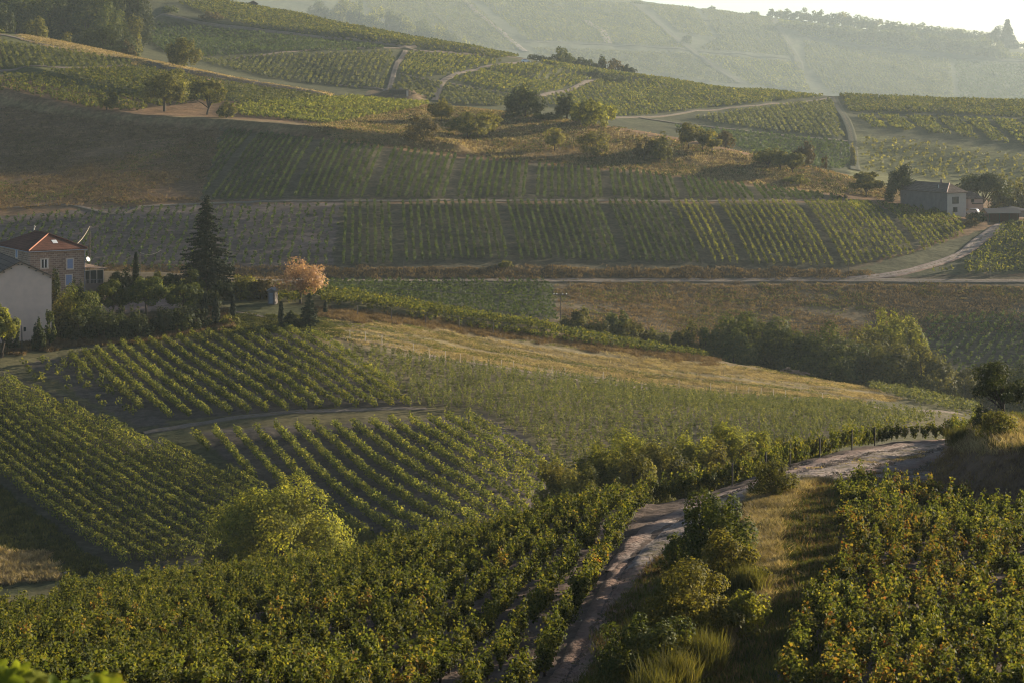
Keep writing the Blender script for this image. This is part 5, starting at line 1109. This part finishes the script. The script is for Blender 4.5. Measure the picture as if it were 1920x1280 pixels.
wire('overhead wires running right from the ravine pole', tB+Vector((0,0,-.05)), (85, 345, -(600-HY)*345/F), 2.5, .022, 'wire', 'overhead_wire', ((-.5,0),(.5,0)))
wire('overhead wires running left from the tall pole', tA+Vector((0,0,.1)), (-85, 280, -(405-HY)*280/F), 1.0, .022, 'wire', 'overhead_wire')
for i, (px, py) in enumerate([(656,646),(685,652),(716,657),(776,666),(805,671),(834,676),(862,680),(889,685),(915,690),(939,692),(964,694),(1011,701),(1035,704),(1059,706),(1130,714),(1273,728),(1332,734),(1380,740),(1403,742),(1426,744),(1450,746),(1472,748),(1542,753),(1635,761)]):
    p = hit(px, py, 255, 296); o = MB().tube([(0,0,-.2),(rng.uniform(-.12,.12),0,1.25)], [.05,.04], 6).build('vineyard_stake', M['palepost']); o.location = p
    tag(o, 'pale end stake on the edge between hay field and staked vines', 'stake', 'end stakes below the hay field')
for i, (px, ba, tp) in enumerate([(670,592,573),(734,601,581),(798,610,592),(861,618,598),(925,627,604)]):
    pole(px, ba, tp, 'dark leaning post on the ditch bank, %s from the left' % ORD[i], Y0=258, Y1=306, rad=.09, name='fence_post', cat='post', group='posts along the ditch')
pole(41, None, 611, 'dark post at the foot of the gable wall', Y=250, rad=.08, name='fence_post', cat='post')
pole(1917, 192, 186, 'white marker post on the crest at the right edge', Y=885, rad=.2, mat='whitepaint', name='marker_post', cat='post')
pole(897, 110, 103, 'white marker post on the back hill left of the car', Y=955, rad=.15, mat='whitepaint', name='marker_post', cat='post'); pole(939, 113, 107, 'pale marker post nearest the parked car', Y=962, rad=.15, mat='palepost', name='marker_post', cat='post')
# woodpile of cut branches
p = hit(1482, 694, 270, 302); b = MB()
for i in range(70):
    a = rng.uniform(0, 3.14); l = rng.uniform(.7, 1.7); c = Vector((rng.normal()*1.4, rng.normal()*.7, 0)); c.z = max(0, 1.1*math.exp(-(c.x/1.6)**2-(c.y/.9)**2)*rng.uniform(.2, 1)); d = Vector((math.cos(a), math.sin(a)*.6, rng.uniform(-.3, .3)))*l/2
    b.tube([c-d, c+Vector((0,0,.08)), c+d], [.05,.045,.03], 5)
o = b.build('woodpile', M['dead']); o.location = p; tag(o, 'heap of cut grey branches at the end of the hay field', 'woodpile')
# pale stones in the lower left grass
p = hit(118, 1078, 130, 220); o = MB()
for i in range(6):
    q_ = rng.normal(size=3)*[.5,.3,.0]; o.tube([(q_[0],q_[1],-.1),(q_[0]+.05,q_[1],.12),(q_[0]+.08,q_[1],.26)], [.2,.22,.08], 7)
o = o.build('stone_heap', M['render_white']); o.location = p; tag(o, 'few pale stones lying at the edge of the lower left grass', 'stones')

# ------------------------------------------------------------------ vine close to the camera, bottom left
def big_leaf(s):
    """a lobed vine leaf outline as a fan"""
    pr = []
    for i in range(25):
        t = -math.pi+2*math.pi*i/24; r = .5*(1+.20*math.cos(5*t)+.05*math.cos(17*t))*(1-.30*math.exp(-((abs(t)-math.pi)/.35)**2))
        pr.append((r*math.cos(t)*s, r*math.sin(t)*s, .10*s*math.cos(2*t)-.06*s*math.cos(5*t)))
    return [(0,0,.0)]+pr[:-1], [(0,i+1,(i+1) % 24+1) for i in range(24)]
e = empty('grapevine', (-1.25, 4.6, float(look(Z, -50, 4.6)))); tag(e, 'large blurred grapevine shoot close to the viewer at the bottom left corner', 'grapevine')
b = MB(); top = Vector((0, 0, -1.22*4.6/3.6-e.location.z-.15))
for i in range(90):
    ang = Vector((rng.uniform(-.25, .36), rng.uniform(-.5, .4), 0)); prof = -.30*max(0, (ang.x+.15))**1.0-.25*abs(ang.y)
    py_ = 1246+110*max(0, (ang.x-.0))+rng.uniform(0, 70); yy = 4.6+ang.y; pz = -(py_-HY)*yy/F
    vs, fs = big_leaf(rng.uniform(.055, .095)); rot = (Vector((rng.normal()*.4+.1, rng.normal()*.4-.75, 1))).to_track_quat('Z', 'Y').to_matrix(); th = rng.uniform(0, 6.28)
    from mathutils import Matrix
    rot = rot @ Matrix.Rotation(th, 3, 'Z'); c = Vector((ang.x, ang.y, pz-e.location.z))
    b.add([rot @ Vector(v)+c for v in vs], fs)
o = b.build('foliage', M['near_leaf'], e); o.data.polygons.foreach_set('use_smooth', [True]*len(o.data.polygons))
MB().tube([(0,0,-.1),(.02,0,.5),(-.05,.02,top.z*.6),(-.1,0,top.z*.9)], [.03,.022,.012,.006], 6).build('stem', M['bark'], e)

# ------------------------------------------------------------------ the air
zb, zt = float(Z.min())-1, float(Z.max())+25
hz = MB().box((-2300, -3, zb), (2300, 4920, zt)).build('haze', None)
m, N, L = new_mat('haze'); out = N.new('ShaderNodeOutputMaterial'); pv = N.new('ShaderNodeVolumePrincipled')
pv.inputs['Color'].default_value = (.74,.88,.93,1); pv.inputs['Density'].default_value = HAZE; pv.inputs['Anisotropy'].default_value = .25
L.new(pv.outputs[0], out.inputs['Volume']); hz.data.materials.append(m); tag(hz, 'pale morning haze filling the valleys', 'haze', kind='stuff')
